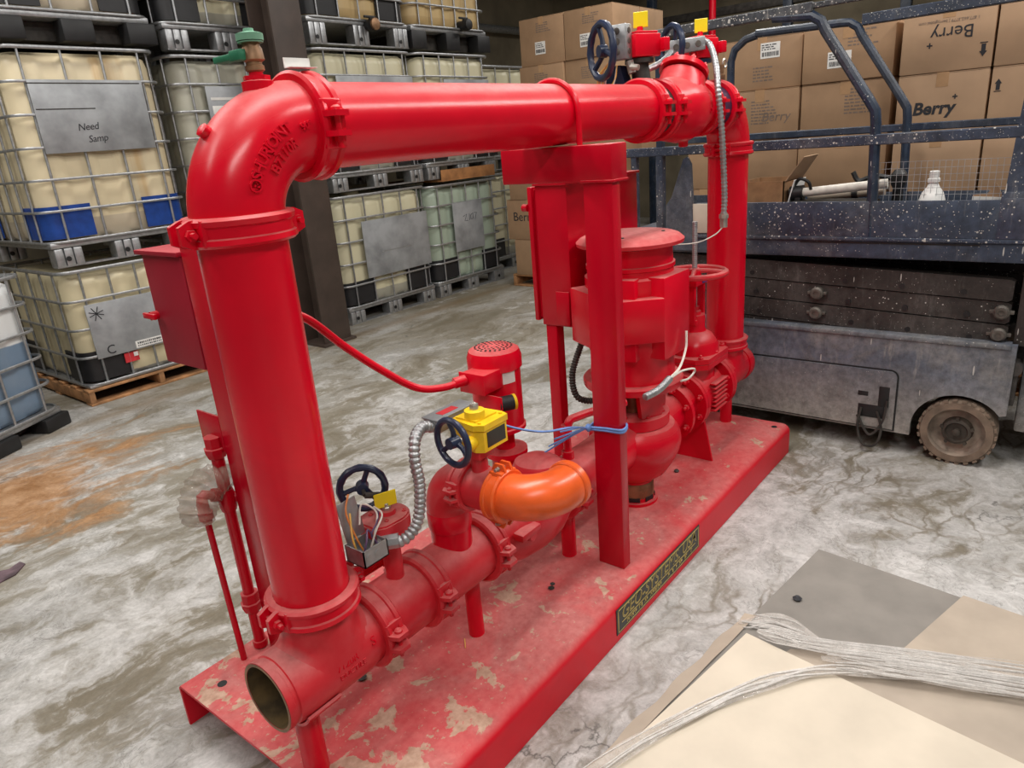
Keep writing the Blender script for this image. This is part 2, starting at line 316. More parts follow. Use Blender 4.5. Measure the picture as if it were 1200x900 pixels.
# ------------------------------------------------------------------ mesh builder
class MB:
    def __init__(s): s.v = []; s.f = []; s.m = []
    def add(s, vs, fs, mi=0, M=None):
        b = len(s.v)
        s.v += [tuple(M @ Vector(v)) for v in vs] if M is not None else [tuple(v) for v in vs]
        s.f += [tuple(i+b for i in f) for f in fs]; s.m += [mi]*len(fs); return s
    def box(s, lo, hi, bev=0.0, mi=0, M=None):
        lo, hi = [min(a, b) for a, b in zip(lo, hi)], [max(a, b) for a, b in zip(lo, hi)]
        x0, y0, z0 = lo; x1, y1, z1 = hi
        if bev <= 0:
            vs = [(x0, y0, z0), (x1, y0, z0), (x1, y1, z0), (x0, y1, z0), (x0, y0, z1), (x1, y0, z1), (x1, y1, z1), (x0, y1, z1)]
            fs = [(0, 3, 2, 1), (4, 5, 6, 7), (0, 1, 5, 4), (1, 2, 6, 5), (2, 3, 7, 6), (3, 0, 4, 7)]
            return s.add(vs, fs, mi, M)
        b = min(bev, (x1-x0)*0.49, (y1-y0)*0.49, (z1-z0)*0.49)
        bm = bmesh.new(); bmesh.ops.create_cube(bm, size=1)
        for v in bm.verts: v.co = Vector(((x0+x1)/2+v.co.x*(x1-x0), (y0+y1)/2+v.co.y*(y1-y0), (z0+z1)/2+v.co.z*(z1-z0)))
        bmesh.ops.bevel(bm, geom=bm.edges[:], offset=b, segments=2, affect='EDGES', profile=0.5)
        bm.verts.index_update()
        s.add([v.co for v in bm.verts], [[v.index for v in f.verts] for f in bm.faces], mi, M); bm.free(); return s
    def lathe(s, prof, p0=(0, 0, 0), axis=(0, 0, 1), n=28, mi=0, caps=True, M=None, arc=None):
        """prof: (along axis, radius)"""
        a = Vector(axis).normalized(); t = Vector((0, 0, 1)) if abs(a.z) < 0.9 else Vector((1, 0, 0))
        e1 = a.cross(t).normalized(); e2 = a.cross(e1); p0 = Vector(p0); vs = []; fs = []
        for h, r in prof:
            for k in range(n):
                th = 2*PI*k/n
                vs.append(p0+a*h+(e1*math.cos(th)+e2*math.sin(th))*r)
        for i in range(len(prof)-1):
            for k in range(n):
                k2 = (k+1) % n
                fs.append((i*n+k, i*n+k2, (i+1)*n+k2, (i+1)*n+k))
        if caps:
            if prof[0][1] > 1e-5: fs.append(tuple(range(n))[::-1])
            if prof[-1][1] > 1e-5: fs.append(tuple((len(prof)-1)*n+k for k in range(n)))
        return s.add(vs, fs, mi, M)
    def cyl(s, p0, p1, r, r2=None, n=16, mi=0, caps=True, M=None):
        p0 = Vector(p0); d = Vector(p1)-p0
        return s.lathe([(0, r), (d.length, r if r2 is None else r2)], p0, d, n, mi, caps, M)
    def tube(s, path, r, n=10, mi=0, closed=False, caps=True, M=None):
        P = [Vector(p) for p in path]; L = len(P); R = r if isinstance(r, (list, tuple)) else [r]*L
        T = []
        for i in range(L):
            a = P[i-1] if (i > 0 or closed) else P[0]; b = P[(i+1) % L] if (i < L-1 or closed) else P[-1]
            T.append((b-a).normalized())
        up = Vector((0, 0, 1)) if abs(T[0].z) < 0.9 else Vector((1, 0, 0))
        e1 = T[0].cross(up).normalized(); vs = []; fs = []
        for i in range(L):
            if i: e1 = (e1-T[i]*e1.dot(T[i])).normalized()
            e2 = T[i].cross(e1)
            for k in range(n):
                th = 2*PI*k/n; vs.append(P[i]+(e1*math.cos(th)+e2*math.sin(th))*R[i])
        for i in range(L if closed else L-1):
            j = (i+1) % L
            for k in range(n):
                k2 = (k+1) % n; fs.append((i*n+k, i*n+k2, j*n+k2, j*n+k))
        if caps and not closed: fs += [tuple(range(n))[::-1], tuple((L-1)*n+k for k in range(n))]
        return s.add(vs, fs, mi, M)
    def prism(s, poly, h0, h1, M=None, mi=0):
        """polygon in local xy extruded along local z"""
        n = len(poly); vs = [(x, y, h0) for x, y in poly]+[(x, y, h1) for x, y in poly]
        fs = [tuple(range(n))[::-1], tuple(range(n, 2*n))]+[(k, (k+1) % n, n+(k+1) % n, n+k) for k in range(n)]
        return s.add(vs, fs, mi, M)
    def mesh(s, name, mats, smooth=35):
        me = bpy.data.meshes.new(name); me.from_pydata(s.v, [], s.f)
        for m in mats: me.materials.append(m)
        if len(mats) > 1: me.polygons.foreach_set('material_index', s.m)
        bm = bmesh.new(); bm.from_mesh(me); bmesh.ops.recalc_face_normals(bm, faces=bm.faces[:]); bm.to_mesh(me); bm.free()
        if smooth:
            me.polygons.foreach_set('use_smooth', [True]*len(me.polygons)); me.set_sharp_from_angle(angle=math.radians(smooth))
        me.update(); return me

def arc(c, r, a0, a1, ex, ey, n=12):
    c = Vector(c); ex = Vector(ex); ey = Vector(ey)
    return [c+(ex*math.cos(a0+(a1-a0)*i/n)+ey*math.sin(a0+(a1-a0)*i/n))*r for i in range(n+1)]
def smooth_path(pts, n=8):
    P = [Vector(p) for p in pts]; out = []
    for i in range(len(P)-1):
        a = P[i-1] if i else P[0]*2-P[1]; b, c = P[i], P[i+1]; d = P[i+2] if i+2 < len(P) else P[-1]*2-P[-2]
        for k in range(n):
            t = k/n
            out.append(0.5*((2*b)+(c-a)*t+(2*a-5*b+4*c-d)*t*t+(3*b-a-3*c+d)*t**3))
    out.append(P[-1]); return out
def frame(o, x, y, z):
    x, y, z = Vector(x), Vector(y), Vector(z)
    return Matrix(((x.x, y.x, z.x, o[0]), (x.y, y.y, z.y, o[1]), (x.z, y.z, z.z, o[2]), (0, 0, 0, 1)))
def rrect(w, d, r, seg=5):
    """closed rounded rectangle, centred"""
    out = []
    for cx, cy, a in ((w/2-r, d/2-r, 0), (-w/2+r, d/2-r, PI/2), (-w/2+r, -d/2+r, PI), (w/2-r, -d/2+r, 1.5*PI)):
        for k in range(seg+1):
            t = a+PI/2*k/seg; out.append((cx+r*math.cos(t), cy+r*math.sin(t)))
    return out

# ------------------------------------------------------------------ object helpers
def link(name, me, parent=None, loc=(0, 0, 0), rot=(0, 0, 0)):
    o = bpy.data.objects.new(name, me); o.location = loc; o.rotation_euler = rot
    COL.objects.link(o)
    if parent is not None: o.parent = parent
    return o
def thing(name, label, cat, loc=(0, 0, 0), rz=0.0, group=None):
    o = bpy.data.objects.new(name, None); o.empty_display_size = 0.1; o.location = loc; o.rotation_euler = (0, 0, rz)
    COL.objects.link(o); o['label'] = label; o['category'] = cat
    if group: o['group'] = group
    return o
def tag(o, label, cat, group=None):
    o['label'] = label; o['category'] = cat
    if group: o['group'] = group
    return o
def struct(name, mb, mat, smooth=0):
    o = link(name, mb.mesh(name, [MAT[mat]], smooth)); o['kind'] = 'structure'; return o
def part(name, mb, mat, parent, label=None, smooth=35, loc=(0, 0, 0), kind=None):
    mats = [MAT[k] for k in (mat if isinstance(mat, (list, tuple)) else [mat])]
    o = link(name, mb.mesh(name, mats, smooth), parent, loc)
    if label: o['label'] = label
    if kind: o['kind'] = kind
    return o
def text_geo(txt, size, extrude=0.0005, align='CENTER', space=1.0, shear=0.0, bold=0.0):
    cu = bpy.data.curves.new('lettering', 'FONT'); cu.body = txt; cu.size = size; cu.extrude = extrude; cu.align_x = align; cu.align_y = 'CENTER'
    cu.space_character = space; cu.shear = shear; cu.offset = bold; cu.resolution_u = 3
    o = bpy.data.objects.new('lettering', cu); COL.objects.link(o)
    dg = bpy.context.evaluated_depsgraph_get(); me = bpy.data.meshes.new_from_object(o.evaluated_get(dg))
    vs = [tuple(v.co) for v in me.vertices]; fs = [tuple(p.vertices) for p in me.polygons]
    bpy.data.objects.remove(o); bpy.data.curves.remove(cu); bpy.data.meshes.remove(me)
    return vs, fs
def letters(name, txt, size, M, mat, parent, **kw):
    vs, fs = text_geo(txt, size, **kw); mb = MB().add(vs, fs, 0, M)
    return part(name, mb, mat, parent, smooth=0)
# ================================================================== setting
struct('floor', MB().box((-4, -5, -0.1), (11.2, 7.2, 0)), 'floor')
struct('wall_left', MB().box((-4, 6.9, 0), (11.2, 7.1, 4.6)), 'wall')
struct('wall_far', MB().box((10.9, -5, 0), (11.1, 6.9, 4.6)), 'wall')
struct('ceiling', MB().box((-4, -5, 4.6), (11.2, 7.2, 4.7)), 'ceiling')
# structural steel column: wide flange section, flanges facing the aisle
def hcol(x, y, w, d, h):
    mb = MB(); t = 0.022
    mb.box((x-w/2, y-d/2, 0.02), (x+w/2, y-d/2+t, h), 0.004); mb.box((x-w/2, y+d/2-t, 0.02), (x+w/2, y+d/2, h), 0.004)
    mb.box((x-0.012, y-d/2+t, 0.02), (x+0.012, y+d/2-t, h)); mb.box((x-w/2-0.03, y-d/2-0.03, 0), (x+w/2+0.03, y+d/2+0.03, 0.022))
    return mb
c = link('steel_column', hcol(2.69, 3.81, 0.28, 0.29, 4.6).mesh('steel_column', [MAT['column']], 30)); c['kind'] = 'structure'
c['label'] = 'dark brown steel column standing between the tote stacks'
# pipework and racking high on the far walls
def wall_pipe(name, p0, p1, r, mat, lab):
    return tag(link(name, MB().cyl(p0, p1, r, n=12).mesh(name, [MAT[mat]], 40)), lab, 'pipe')
wall_pipe('wall_pipe', (5.6, 6.75, 3.25), (10.8, 6.75, 3.25), 0.06, 'galv', 'pale horizontal pipe on the dim wall left of the carton pile')
wall_pipe('wall_pipe', (6.2, 6.8, 2.2), (9.8, 6.8, 2.2), 0.035, 'galv', 'thin lower pipe on the dim wall behind the last totes')
for i, (y0, zz, lab) in enumerate(((2.6, 3.62, 'upper dark rack beam far behind the carton pile'), (2.6, 2.98, 'lower dark rack beam far behind the carton pile'))):
    tag(link('rack_beam', MB().box((9.9, -4.0, zz), (10.0, 5.6, zz+0.11), 0.01).mesh('rack_beam', [MAT['dark_iron'] if i else MAT['rail_worn']], 30)), lab, 'beam')
for i, (yy, lab) in enumerate(((4.4, 'dark rack upright far back, behind the left end of the carton pile'), (2.35, 'dark rack upright far back, above the corner of the carton pile'), (0.9, 'dark rack upright far back, behind the lift guard rail'), (-1.2, 'dark rack upright far back, behind the right carton pallet'))):
    tag(link('rack_upright', MB().box((9.85, yy-0.06, 0), (9.97, yy+0.06, 4.5), 0.008).mesh('rack_upright', [MAT['lift_tube']], 30)), lab, 'post')
tag(link('standpipe', MB().cyl((9.6, 3.3, 0), (9.6, 3.3, 4.55), 0.05, n=12).mesh('standpipe', [MAT['red']], 40)), 'red vertical pipe far behind the carton pile', 'pipe')
lamp = thing('strip_light', 'lit white strip lamp hanging far behind the right carton pallet', 'lamp', (8.6, -1.6, 3.3))
part('lamp_housing', MB().box((8.48, -2.6, 3.34), (8.72, -0.6, 3.42), 0.01), 'white', lamp, loc=(-8.6, 1.6, -3.3))
m, nt, b = nodes('lamp_tube_glow'); setin(b, **{'Emission Strength': 6.0}); b.inputs['Emission Color'].default_value = (1, 0.97, 0.9, 1); MAT['glow'] = m
for s in (-0.05, 0.05): part('lamp_tube', MB().cyl((8.6+s, -2.55, 3.31), (8.6+s, -0.65, 3.31), 0.02, n=8), 'glow', lamp, loc=(-8.6, 1.6, -3.3))
# ================================================================== intermediate bulk totes
TK = {
 'cream': tank_material('tank_cream', (0.70, 0.60, 0.40), (0.50, 0.43, 0.32), 0.30),
 'cream_low': tank_material('tank_cream_lower', (0.66, 0.58, 0.38), (0.24, 0.23, 0.20), 0.165, amt=0.15),
 'grey_green': tank_material('tank_grey_green', (0.42, 0.41, 0.33), (0.36, 0.35, 0.28), 0.2, amt=0.1),
 'pale': tank_material('tank_pale_yellow', (0.62, 0.58, 0.40), (0.34, 0.33, 0.27), 0.27, amt=0.2),
 'green': tank_material('tank_pale_green', (0.36, 0.43, 0.34), (0.33, 0.41, 0.32), 0.2, stain=(0.45, 0.22, 0.05), amt=0.75),
 'tan': tank_material('tank_tan', (0.56, 0.41, 0.20), (0.48, 0.34, 0.16), 0.3, stain=(0.28, 0.14, 0.03), amt=0.8),
 'blue': tank_material('tank_blue_liquid', (0.72, 0.74, 0.74), (0.135, 0.215, 0.32), 0.60, stain=(0.5, 0.55, 0.6), amt=0.05),
}
_mc = {}
def cached(key, fn):
    if key not in _mc: _mc[key] = fn()
    return _mc[key]
def tank_mesh(w, d, z0, z1, mat):
    prof = [(z0, -0.10), (z0, -0.03), (z0+0.03, -0.004), (z0+0.08, 0), (z1-0.09, 0), (z1-0.035, -0.015), (z1-0.008, -0.055), (z1, -0.12)]
    r = 0.12; ns = 14; vs = []; fs = []
    def ringpts(off):
        out = []
        W, D = w/2+off, d/2+off; R = max(0.03, r+off)
        sides = [((W-R, -D), (-W+R, -D)), ((-W, -D+R), (-W, D-R)), ((-W+R, D), (W-R, D)), ((W, D-R), (W, -D+R))]
        nrm = [(0, -1), (-1, 0), (0, 1), (1, 0)]; cc = [(-W+R, -D+R), (-W+R, D-R), (W-R, D-R), (W-R, -D+R)]
        for k in range(4):
            (ax, ay), (bx, by) = sides[k]; nx, ny = nrm[k]
            for i in range(ns*2+1):
                t = i/(ns*2); g = 0.0
                for q in (0.22, 0.5, 0.78):   # shallow vertical pockets between the cage uprights
                    if abs(t-q) < 0.10: g = -0.014
                if abs(off) > 0.02: g = 0
                out.append((ax+(bx-ax)*t+nx*g, ay+(by-ay)*t+ny*g))
            a0 = math.atan2(ny, nx)
            for i in range(1, 5):
                a = a0-PI/2*i/5; out.append((cc[k][0]+R*math.cos(a), cc[k][1]+R*math.sin(a)))
        return out
    for z, off in prof:
        vs += [(x, y, z) for x, y in ringpts(off)]
    n = len(vs)//len(prof)
    for i in range(len(prof)-1):
        for k in range(n): fs.append((i*n+k, i*n+(k+1) % n, (i+1)*n+(k+1) % n, (i+1)*n+k))
    fs += [tuple(range(n)), tuple((len(prof)-1)*n+k for k in range(n))]
    mb = MB().add(vs, fs)
    mb.lathe([(0, 0.10), (0.035, 0.10), (0.045, 0.085)], (0, 0, z1-0.005), n=16)
    return mb.mesh('tank', [mat], 50)

def tote(name, label, pos, w, d, h, ph=0.14, tank='cream', pallet='steel', guard='black_guard', rings=6, fx=4, fy=4,
         plate=None, rz=0.0, valve=False, group=None, text=None, pushed=0.0):
    """caged bulk tote: front (with the plate) faces local -y. h = whole height"""
    t = thing(name, label, 'tote', pos, rz, group or 'caged bulk totes standing in stacks')
    cz0, cz1 = ph, h-0.015
    link('tank', cached(('tank', w, d, ph, h, tank), lambda: tank_mesh(w-0.07, d-0.07, ph+0.015, h-0.05, TK[tank])), t)
    ringm = cached(('ring', w, d), lambda: MB().tube([(x, y, 0) for x, y in rrect(w-0.02, d-0.02, 0.10)], 0.0095, 6, closed=True).mesh('cage_ring', [MAT['galv']], 60))
    topm = cached(('top', w, d), lambda: MB().tube([(x, y, 0) for x, y in rrect(w-0.02, d-0.02, 0.10)], 0.0125, 6, closed=True).mesh('cage_top_rail', [MAT['galv']], 60))
    zs = [cz0+0.01+(cz1-cz0-0.03)*k/(rings-1) for k in range(rings)]
    for k, z in enumerate(zs):
        link('cage_top_rail' if k == rings-1 else 'cage_ring', topm if k == rings-1 else ringm, t, (0, 0, z))
    upm = cached(('up', cz0, cz1), lambda: MB().cyl((0, 0, cz0), (0, 0, cz1-0.01), 0.0085, n=6).mesh('cage_upright', [MAT['galv']], 60))
    for k in range(fx):
        x = -w/2+0.14+(w-0.28)*k/(fx-1)
        for y in (-d/2+0.018, d/2-0.018): link('cage_upright', upm, t, (x, y, 0))
    for k in range(fy):
        y = -d/2+0.14+(d-0.28)*k/(fy-1)
        for x in (-w/2+0.018, w/2-0.018): link('cage_upright', upm, t, (x, y, 0))
    if guard:
        gh = 0.21
        def guard_mesh():
            mb = MB(); W = w-0.052; D = d-0.052; a = 0.30*w
            pts = [(-W/2+a, -D/2)]+[(-W/2+0.1+0.1*math.cos(q), -D/2+0.1+0.1*math.sin(q)) for q in [1.5*PI-PI/2*k/6 for k in range(7)]]+[(-W/2, -D/2+0.30)]
            inn = [(-W/2+a, -D/2+0.012)]+[(-W/2+0.1+0.088*math.cos(q), -D/2+0.1+0.088*math.sin(q)) for q in [1.5*PI-PI/2*k/6 for k in range(7)]]+[(-W/2+0.012, -D/2+0.30)]
            mb.prism(pts+inn[::-1], ph+0.03, ph+0.03+gh); return mb.mesh('corner_guard', [MAT[guard]], 40)
        gm = cached(('guard', w, d, ph, guard), guard_mesh)
        g = link('corner_guard', gm, t)
        g2 = link('corner_guard', gm, t); g2.scale = (-1, 1, 1)
        for g_, sx in ((link('corner_guard', gm, t), 1), (link('corner_guard', gm, t), -1)): g_.scale = (sx, -1, 1)
    # pallet
    if pallet == 'steel':
        part('pallet_tray', MB().box((-w/2+0.02, -d/2+0.02, ph-0.03), (w/2-0.02, d/2-0.02, ph+0.012), 0.012), 'galv', t)
        def foot():
            mb = MB()
            for k, (x0, x1) in enumerate(((0, 0.06), (0.06, 0.12), (0.12, 0.18))): mb.box((x0+0.002, 0, 0), (x1-0.002, 0.115-0.006*(k % 2), ph-0.03), 0.01)
            mb.cyl((0.08, -0.0025, 0.055), (0.08, 0.002, 0.055), 0.017, n=12, mi=1)
            return mb.mesh('pallet_foot', [MAT['galv'], MAT['black']], 30)
        fm = cached(('foot', ph), foot)
        for x in (-w/2+0.03, -0.09, w/2-0.21):
            for y in (-d/2+0.015, d/2-0.13): link('pallet_foot', fm, t, (x, y, 0))
        rn = part('pallet_runner', MB().box((-w/2+0.03, -d/2+0.02, 0.0), (w/2-0.03, -d/2+0.09, 0.012)), 'galv', t)
    elif pallet == 'plastic':
        part('pallet_tray', MB().box((-w/2+0.02, -d/2+0.02, ph-0.035), (w/2-0.02, d/2-0.02, ph+0.008), 0.01), 'galv', t)
        fm = cached(('pfoot', ph), lambda: MB().box((0, 0, 0), (0.2, 0.14, ph-0.035), 0.012).mesh('pallet_foot', [MAT['black']], 30))
        for x in (-w/2-0.005, -0.1, w/2-0.195):
            for y in (-d/2-0.01, d/2-0.13): link('pallet_foot', fm, t, (x, y, 0))
        part('pallet_core', MB().box((-w/2+0.03, -d/2+0.16, 0.02), (w/2-0.03, d/2-0.16, ph-0.04)), 'old_wood' if False else 'dark_iron', t)
    else:
        part('pallet_tray', MB().box((-w/2+0.015, -d/2+0.015, ph-0.012), (w/2-0.015, d/2-0.015, ph+0.012), 0.008), 'galv', t)
        bm_ = cached(('plank', w, ph), lambda: MB().box((-w/2-0.01, 0, 0), (w/2+0.01, 0.095, 0.018), 0.003).mesh('pallet_plank', [MAT['wood']], 30))
        for k in range(6): link('pallet_plank', bm_, t, (0, -d/2+k*(d-0.095)/5, ph-0.031))
        for k in range(3): link('pallet_plank', bm_, t, (0, -d/2+k*(d-0.095)/2, 0.0))
        sm_ = cached(('stringer', d, ph), lambda: MB().box((0, -d/2, 0.018), (0.04, d/2, ph-0.031), 0.004).mesh('pallet_stringer', [MAT['wood']], 30))
        for x in (-w/2-0.01, -0.02, w/2-0.03): link('pallet_stringer', sm_, t, (x, 0, 0))
    if plate:
        x0, x1, z0, z1 = plate
        p = part('label_plate', MB().box((x0, -d/2-0.006, z0), (x1, -d/2+0.004, z1), 0.003), 'galv_label', t, 'grey sheet metal plate on the cage front')
        if text: text(p, -d/2-0.007)
    if valve:
        vx, vz = valve
        v = part('outlet_valve', MB().cyl((vx, -d/2+0.06, vz), (vx, -d/2-0.05, vz), 0.045, n=14).lathe([(0, 0.05), (0.02, 0.055), (0.05, 0.055)], (vx, -d/2-0.03, vz), (0, -1, 0), 14), 'black', t)
        part('valve_handle', MB().box((vx-0.07, -d/2-0.04, vz+0.055), (vx+0.06, -d/2-0.02, vz+0.075), 0.005).cyl((vx, -d/2-0.03, vz+0.03), (vx, -d/2-0.03, vz+0.06), 0.015, n=8), valve_mat[0], v)
        part('valve_cap', MB().lathe([(0, 0.05), (0.02, 0.05), (0.025, 0.04)], (vx, -d/2-0.08, vz), (0, -1, 0), 16), valve_mat[1], v)
    return t
valve_mat = ['black', 'black']
FX = lambda y: (lambda ox, oz: frame((ox, y, oz), (1, 0, 0), (0, 0, 1), (0, -1, 0)))
def note(txt, x, z, size, shear=0.25, mat='ink', sp=0.9):
    return lambda p, y: letters('handwriting', txt, size, frame((x, y, z), (1, 0, 0), (0, 0, 1), (0, -1, 0)), mat, p, shear=shear, space=sp)
def scribble(pts_list, w=0.006, mat='ink'):
    def f(p, y):
        mb = MB()
        for pts in pts_list: mb.tube([(x, y, z) for x, z in pts], w/2, 4)
        part('handwriting', mb, mat, p, smooth=0)
    return f
# --- left stack A (fronts 1.02 wide, seen past the red riser)
AX, AY, AD = 1.315, 4.03, 1.2
def a1_text(p, y):
    mb = MB()
    for a in (0.3, 1.2, 2.1, 2.8): mb.tube([(-0.335-0.05*math.cos(a), y, 0.63-0.05*math.sin(a)), (-0.335+0.05*math.cos(a), y, 0.63+0.05*math.sin(a))], 0.003, 4)
    part('handwriting', mb, 'ink', p, smooth=0)
    letters('handwriting', 'C', 0.09, frame((-0.30, y, 0.36), (1, 0, 0), (0, 0, 1), (0, -1, 0)), 'ink', p)
    s = part('warning_strip', MB().box((-0.13, y, 0.325), (0.26, y+0.002, 0.375)), 'paper', p, 'white printed strip label')
    mb = MB()
    for k in range(26):
        for zz, hh in ((0.352, 0.014), (0.334, 0.010)):
            mb.box((-0.115+k*0.0138, y-0.001, zz), (-0.115+k*0.0138+random.uniform(0.006, 0.011), y, zz+hh))
    part('print', mb, 'ink', s, smooth=0) if False else part('print', mb, 'ink', p, smooth=0)
valve_mat[:] = ['red_ink', 'white']
a1 = tote('bulk_tote', 'short cream tote on a wooden pallet with a star marked on its plate', (AX, AY+AD/2, 0), 1.02, AD, 0.965, 0.128,
     'cream_low', 'wood', 'black_guard', 5, 5, 5, (-0.40, 0.30, 0.315, 0.70), text=a1_text, valve=(0.40, 0.21))
stk = part('hazard_sticker', MB().box((-0.22, -AD/2-0.002+0.012, 0.235), (-0.12, -AD/2+0.018, 0.305)), 'red_ink', a1, 'red and white square sticker')
part('sticker_panel', MB().box((-0.155, -AD/2+0.006, 0.27), (-0.125, -AD/2+0.0105, 0.30)), 'paper', stk)
# --- A2: the tall tote with blue guards
def a2_text(p, y):
    for i, (tx, zz, xx) in enumerate((('Need', 0.875, -0.075), ('Samp', 0.80, -0.03))):
        letters('handwriting', tx, 0.062, frame((xx, y, zz), (1, 0, 0.06), (0, 0, 1), (0, -1, 0)), 'ink', p, shear=0.2, space=0.95)
    part('plate_crease', MB().box((-0.36, y, 0.985), (0.0, y+0.001, 0.992)).box((-0.38, y, 1.14), (0.33, y+0.001, 1.147)), 'dark_iron', p, smooth=0)
a2 = tote('bulk_tote', 'tall cream tote with blue lower corners and a big plate reading Need Samp', (AX, AY+AD/2, 0.967), 1.02, AD, 1.39, 0.155,
     'cream', 'steel', 'blue_guard', 7, 4, 6, (-0.37, 0.35, 0.72, 1.165), text=a2_text)
tote('bulk_tote', 'cream tote with black corner guards at the top of the left stack', (AX+0.02, AY+AD/2, 2.36), 1.02, AD, 1.3, 0.17, 'cream', 'plastic', 'black_guard', 7, 4, 6)
# --- stack B behind the elbow
BX = 2.43
b1 = tote('bulk_tote', 'grey tote low behind the red elbow, lowest of the second stack', (BX, 4.72, 0), 1.02, 1.2, 1.0, 0.14, 'grey_green', 'steel', 'black_guard', 5)
b2 = tote('bulk_tote', 'grey-green tote right behind the red elbow with a shiny wrapped plate', (BX, 4.68, 1.0), 1.02, 1.2, 1.34, 0.155, 'grey_green', 'steel', None, 7, 4, 6, (-0.27, 0.30, 0.70, 1.10))
part('wrap_glint', MB().box((-0.24, -0.6085, 0.90), (0.20, -0.606, 0.96), 0.001).box((-0.24, -0.6085, 1.0), (0.1, -0.606, 1.02)), 'paper', b2, 'white strips painted as the glints of crinkled clear wrap on the plate')  # glints of the clear wrap put in as flat white strips
tote('bulk_tote', 'pale tote with a black left half and stained pallet, top of the second stack', (BX, 4.68, 2.345), 1.02, 1.2, 1.3, 0.17, 'pale', 'steel', 'black_guard', 7)
# --- middle stacks C and D (fronts 1.2 wide)
CX, CY = 3.72, 4.02
def fade(p, y):
    part('scuffs', MB().box((-0.1, y, 0.62), (0.3, y+0.001, 0.626)), 'galv', p, smooth=0)
tote('bulk_tote', 'pale yellow tote with a wide plain plate on the floor beside the column', (CX, CY+0.5, 0), 1.2, 1.0, 1.2, 0.15, 'pale', 'steel', 'black_guard', 6, 5, 4, (-0.31, 0.545, 0.40, 0.93), text=fade)
tote('bulk_tote', 'cream tote seen above and below the red header, right of the brown column', (CX+0.02, CY+0.5, 1.212), 1.2, 1.0, 1.215, 0.15, 'pale', 'steel', 'black_guard', 6, 5, 4, (-0.38, 0.545, 0.40, 0.97))
valve_mat[:] = ['black', 'bronze']
c3 = tote('bulk_tote', 'tan stained tote with a brass-coloured valve, top of the stack right of the column', (CX+0.02, CY+0.5, 2.43), 1.2, 1.0, 1.2, 0.20, 'tan', 'steel', 'black_guard', 6, 5, 4, valve=(0.08, 0.17))
DX = 4.91
tote('bulk_tote', 'pale green tote with rust streaks and a narrow scrawled plate, on the floor', (DX, CY+0.5, 0), 1.15, 1.0, 1.18, 0.15, 'green', 'steel', 'black_guard', 6, 5, 4, (-0.25, 0.22, 0.44, 0.95),
     text=scribble([[(-0.10, 0.80), (-0.04, 0.82), (-0.08, 0.75), (-0.03, 0.75)], [(0.0, 0.82), (0.0, 0.75)], [(0.02, 0.80), (0.06, 0.82), (0.06, 0.76), (0.02, 0.76), (0.02, 0.80)], [(0.08, 0.82), (0.12, 0.82), (0.09, 0.75)]]))
tote('bulk_tote', 'cream tote second of its stack, resting over the orange-brown board', (DX+0.01, CY+0.5, 1.215), 1.15, 1.0, 1.215, 0.15, 'pale', 'steel', 'black_guard', 6, 5, 4, (-0.2, 0.5, 0.42, 0.95))
valve_mat[:] = ['black', 'black']
d3 = tote('bulk_tote', 'amber tote with dark tan stain and black valve cap, topmost next to the bare wall', (DX+0.01, CY+0.5, 2.43), 1.15, 1.0, 1.2, 0.20, 'tan', 'plastic', None, 6, 6, 4, valve=(0.16, 0.24))
tag(link('wooden_board', MB().box((DX-0.38, CY-0.016, 1.184), (DX+0.48, CY+0.9, 1.198), 0.003).box((DX-0.38, CY-0.016, 1.196), (DX+0.48, CY-0.008, 1.30), 0.002).mesh('wooden_board', [MAT['old_wood']], 30)),
    'orange-brown board lying between two totes on the pale green tote', 'board')
# --- last totes E beyond
for k, (z, lab) in enumerate(((0.0, 'dim tote on the floor behind the pale green one, mostly hidden'), (1.2, 'narrow strip of a pale tote with a white tag, left of the cartons'))):
    e_ = tote('bulk_tote', lab, (6.18, 4.9, z), 1.1, 1.0, 1.19, 0.15, 'pale', 'steel', 'black_guard', 6, 4, 4)
    if k: part('paper_tag', MB().box((0.40, -0.512, 0.86), (0.50, -0.508, 1.07)), 'paper', e_)
# --- tote with blue liquid at the left edge
tote('bulk_tote', 'tote half full of blue liquid on black plastic pallet feet at the left edge', (-0.15, 4.12, 0), 1.0, 1.2, 1.03, 0.125, 'blue', 'plastic', None, 6, 4, 5, rz=0.50)
# ================================================================== cartons (fronts face -x)
def carton_mesh(w, d, h, mat, sag=0.0):
    mb = MB(); g = 0.004
    mb.box((0, -w/2+g, 0.001), (d, w/2-g, h-0.006), 0.006)
    mb.box((0.002, -w/2+g+0.002, h-0.006), (d-0.002, -0.003, h-0.001)); mb.box((0.002, 0.003, h-0.006), (d-0.002, w/2-g-0.002, h-0.001))
    return mb.mesh('carton', [MAT[mat]], 30)
def faceM(y, z, flip=False):
    """text plane on a carton front: reads left to right for somebody looking along +x"""
    return frame((-0.0012, y, z), (0, 1, 0), (0, 0, -1), (-1, 0, 0)) if flip else frame((-0.0012, y, z), (0, -1, 0), (0, 0, 1), (-1, 0, 0))
def small_print(mb, y0, z0, w, rows, rng, lh=0.018):
    for r in range(rows):
        y = y0; end = y0-w*rng.uniform(0.6, 1.0)
        while y > end:
            l = rng.uniform(0.008, 0.03); mb.box((-0.0010, y-l, z0-r*lh), (0.001, y, z0-r*lh+lh*0.45)); y -= l+0.006
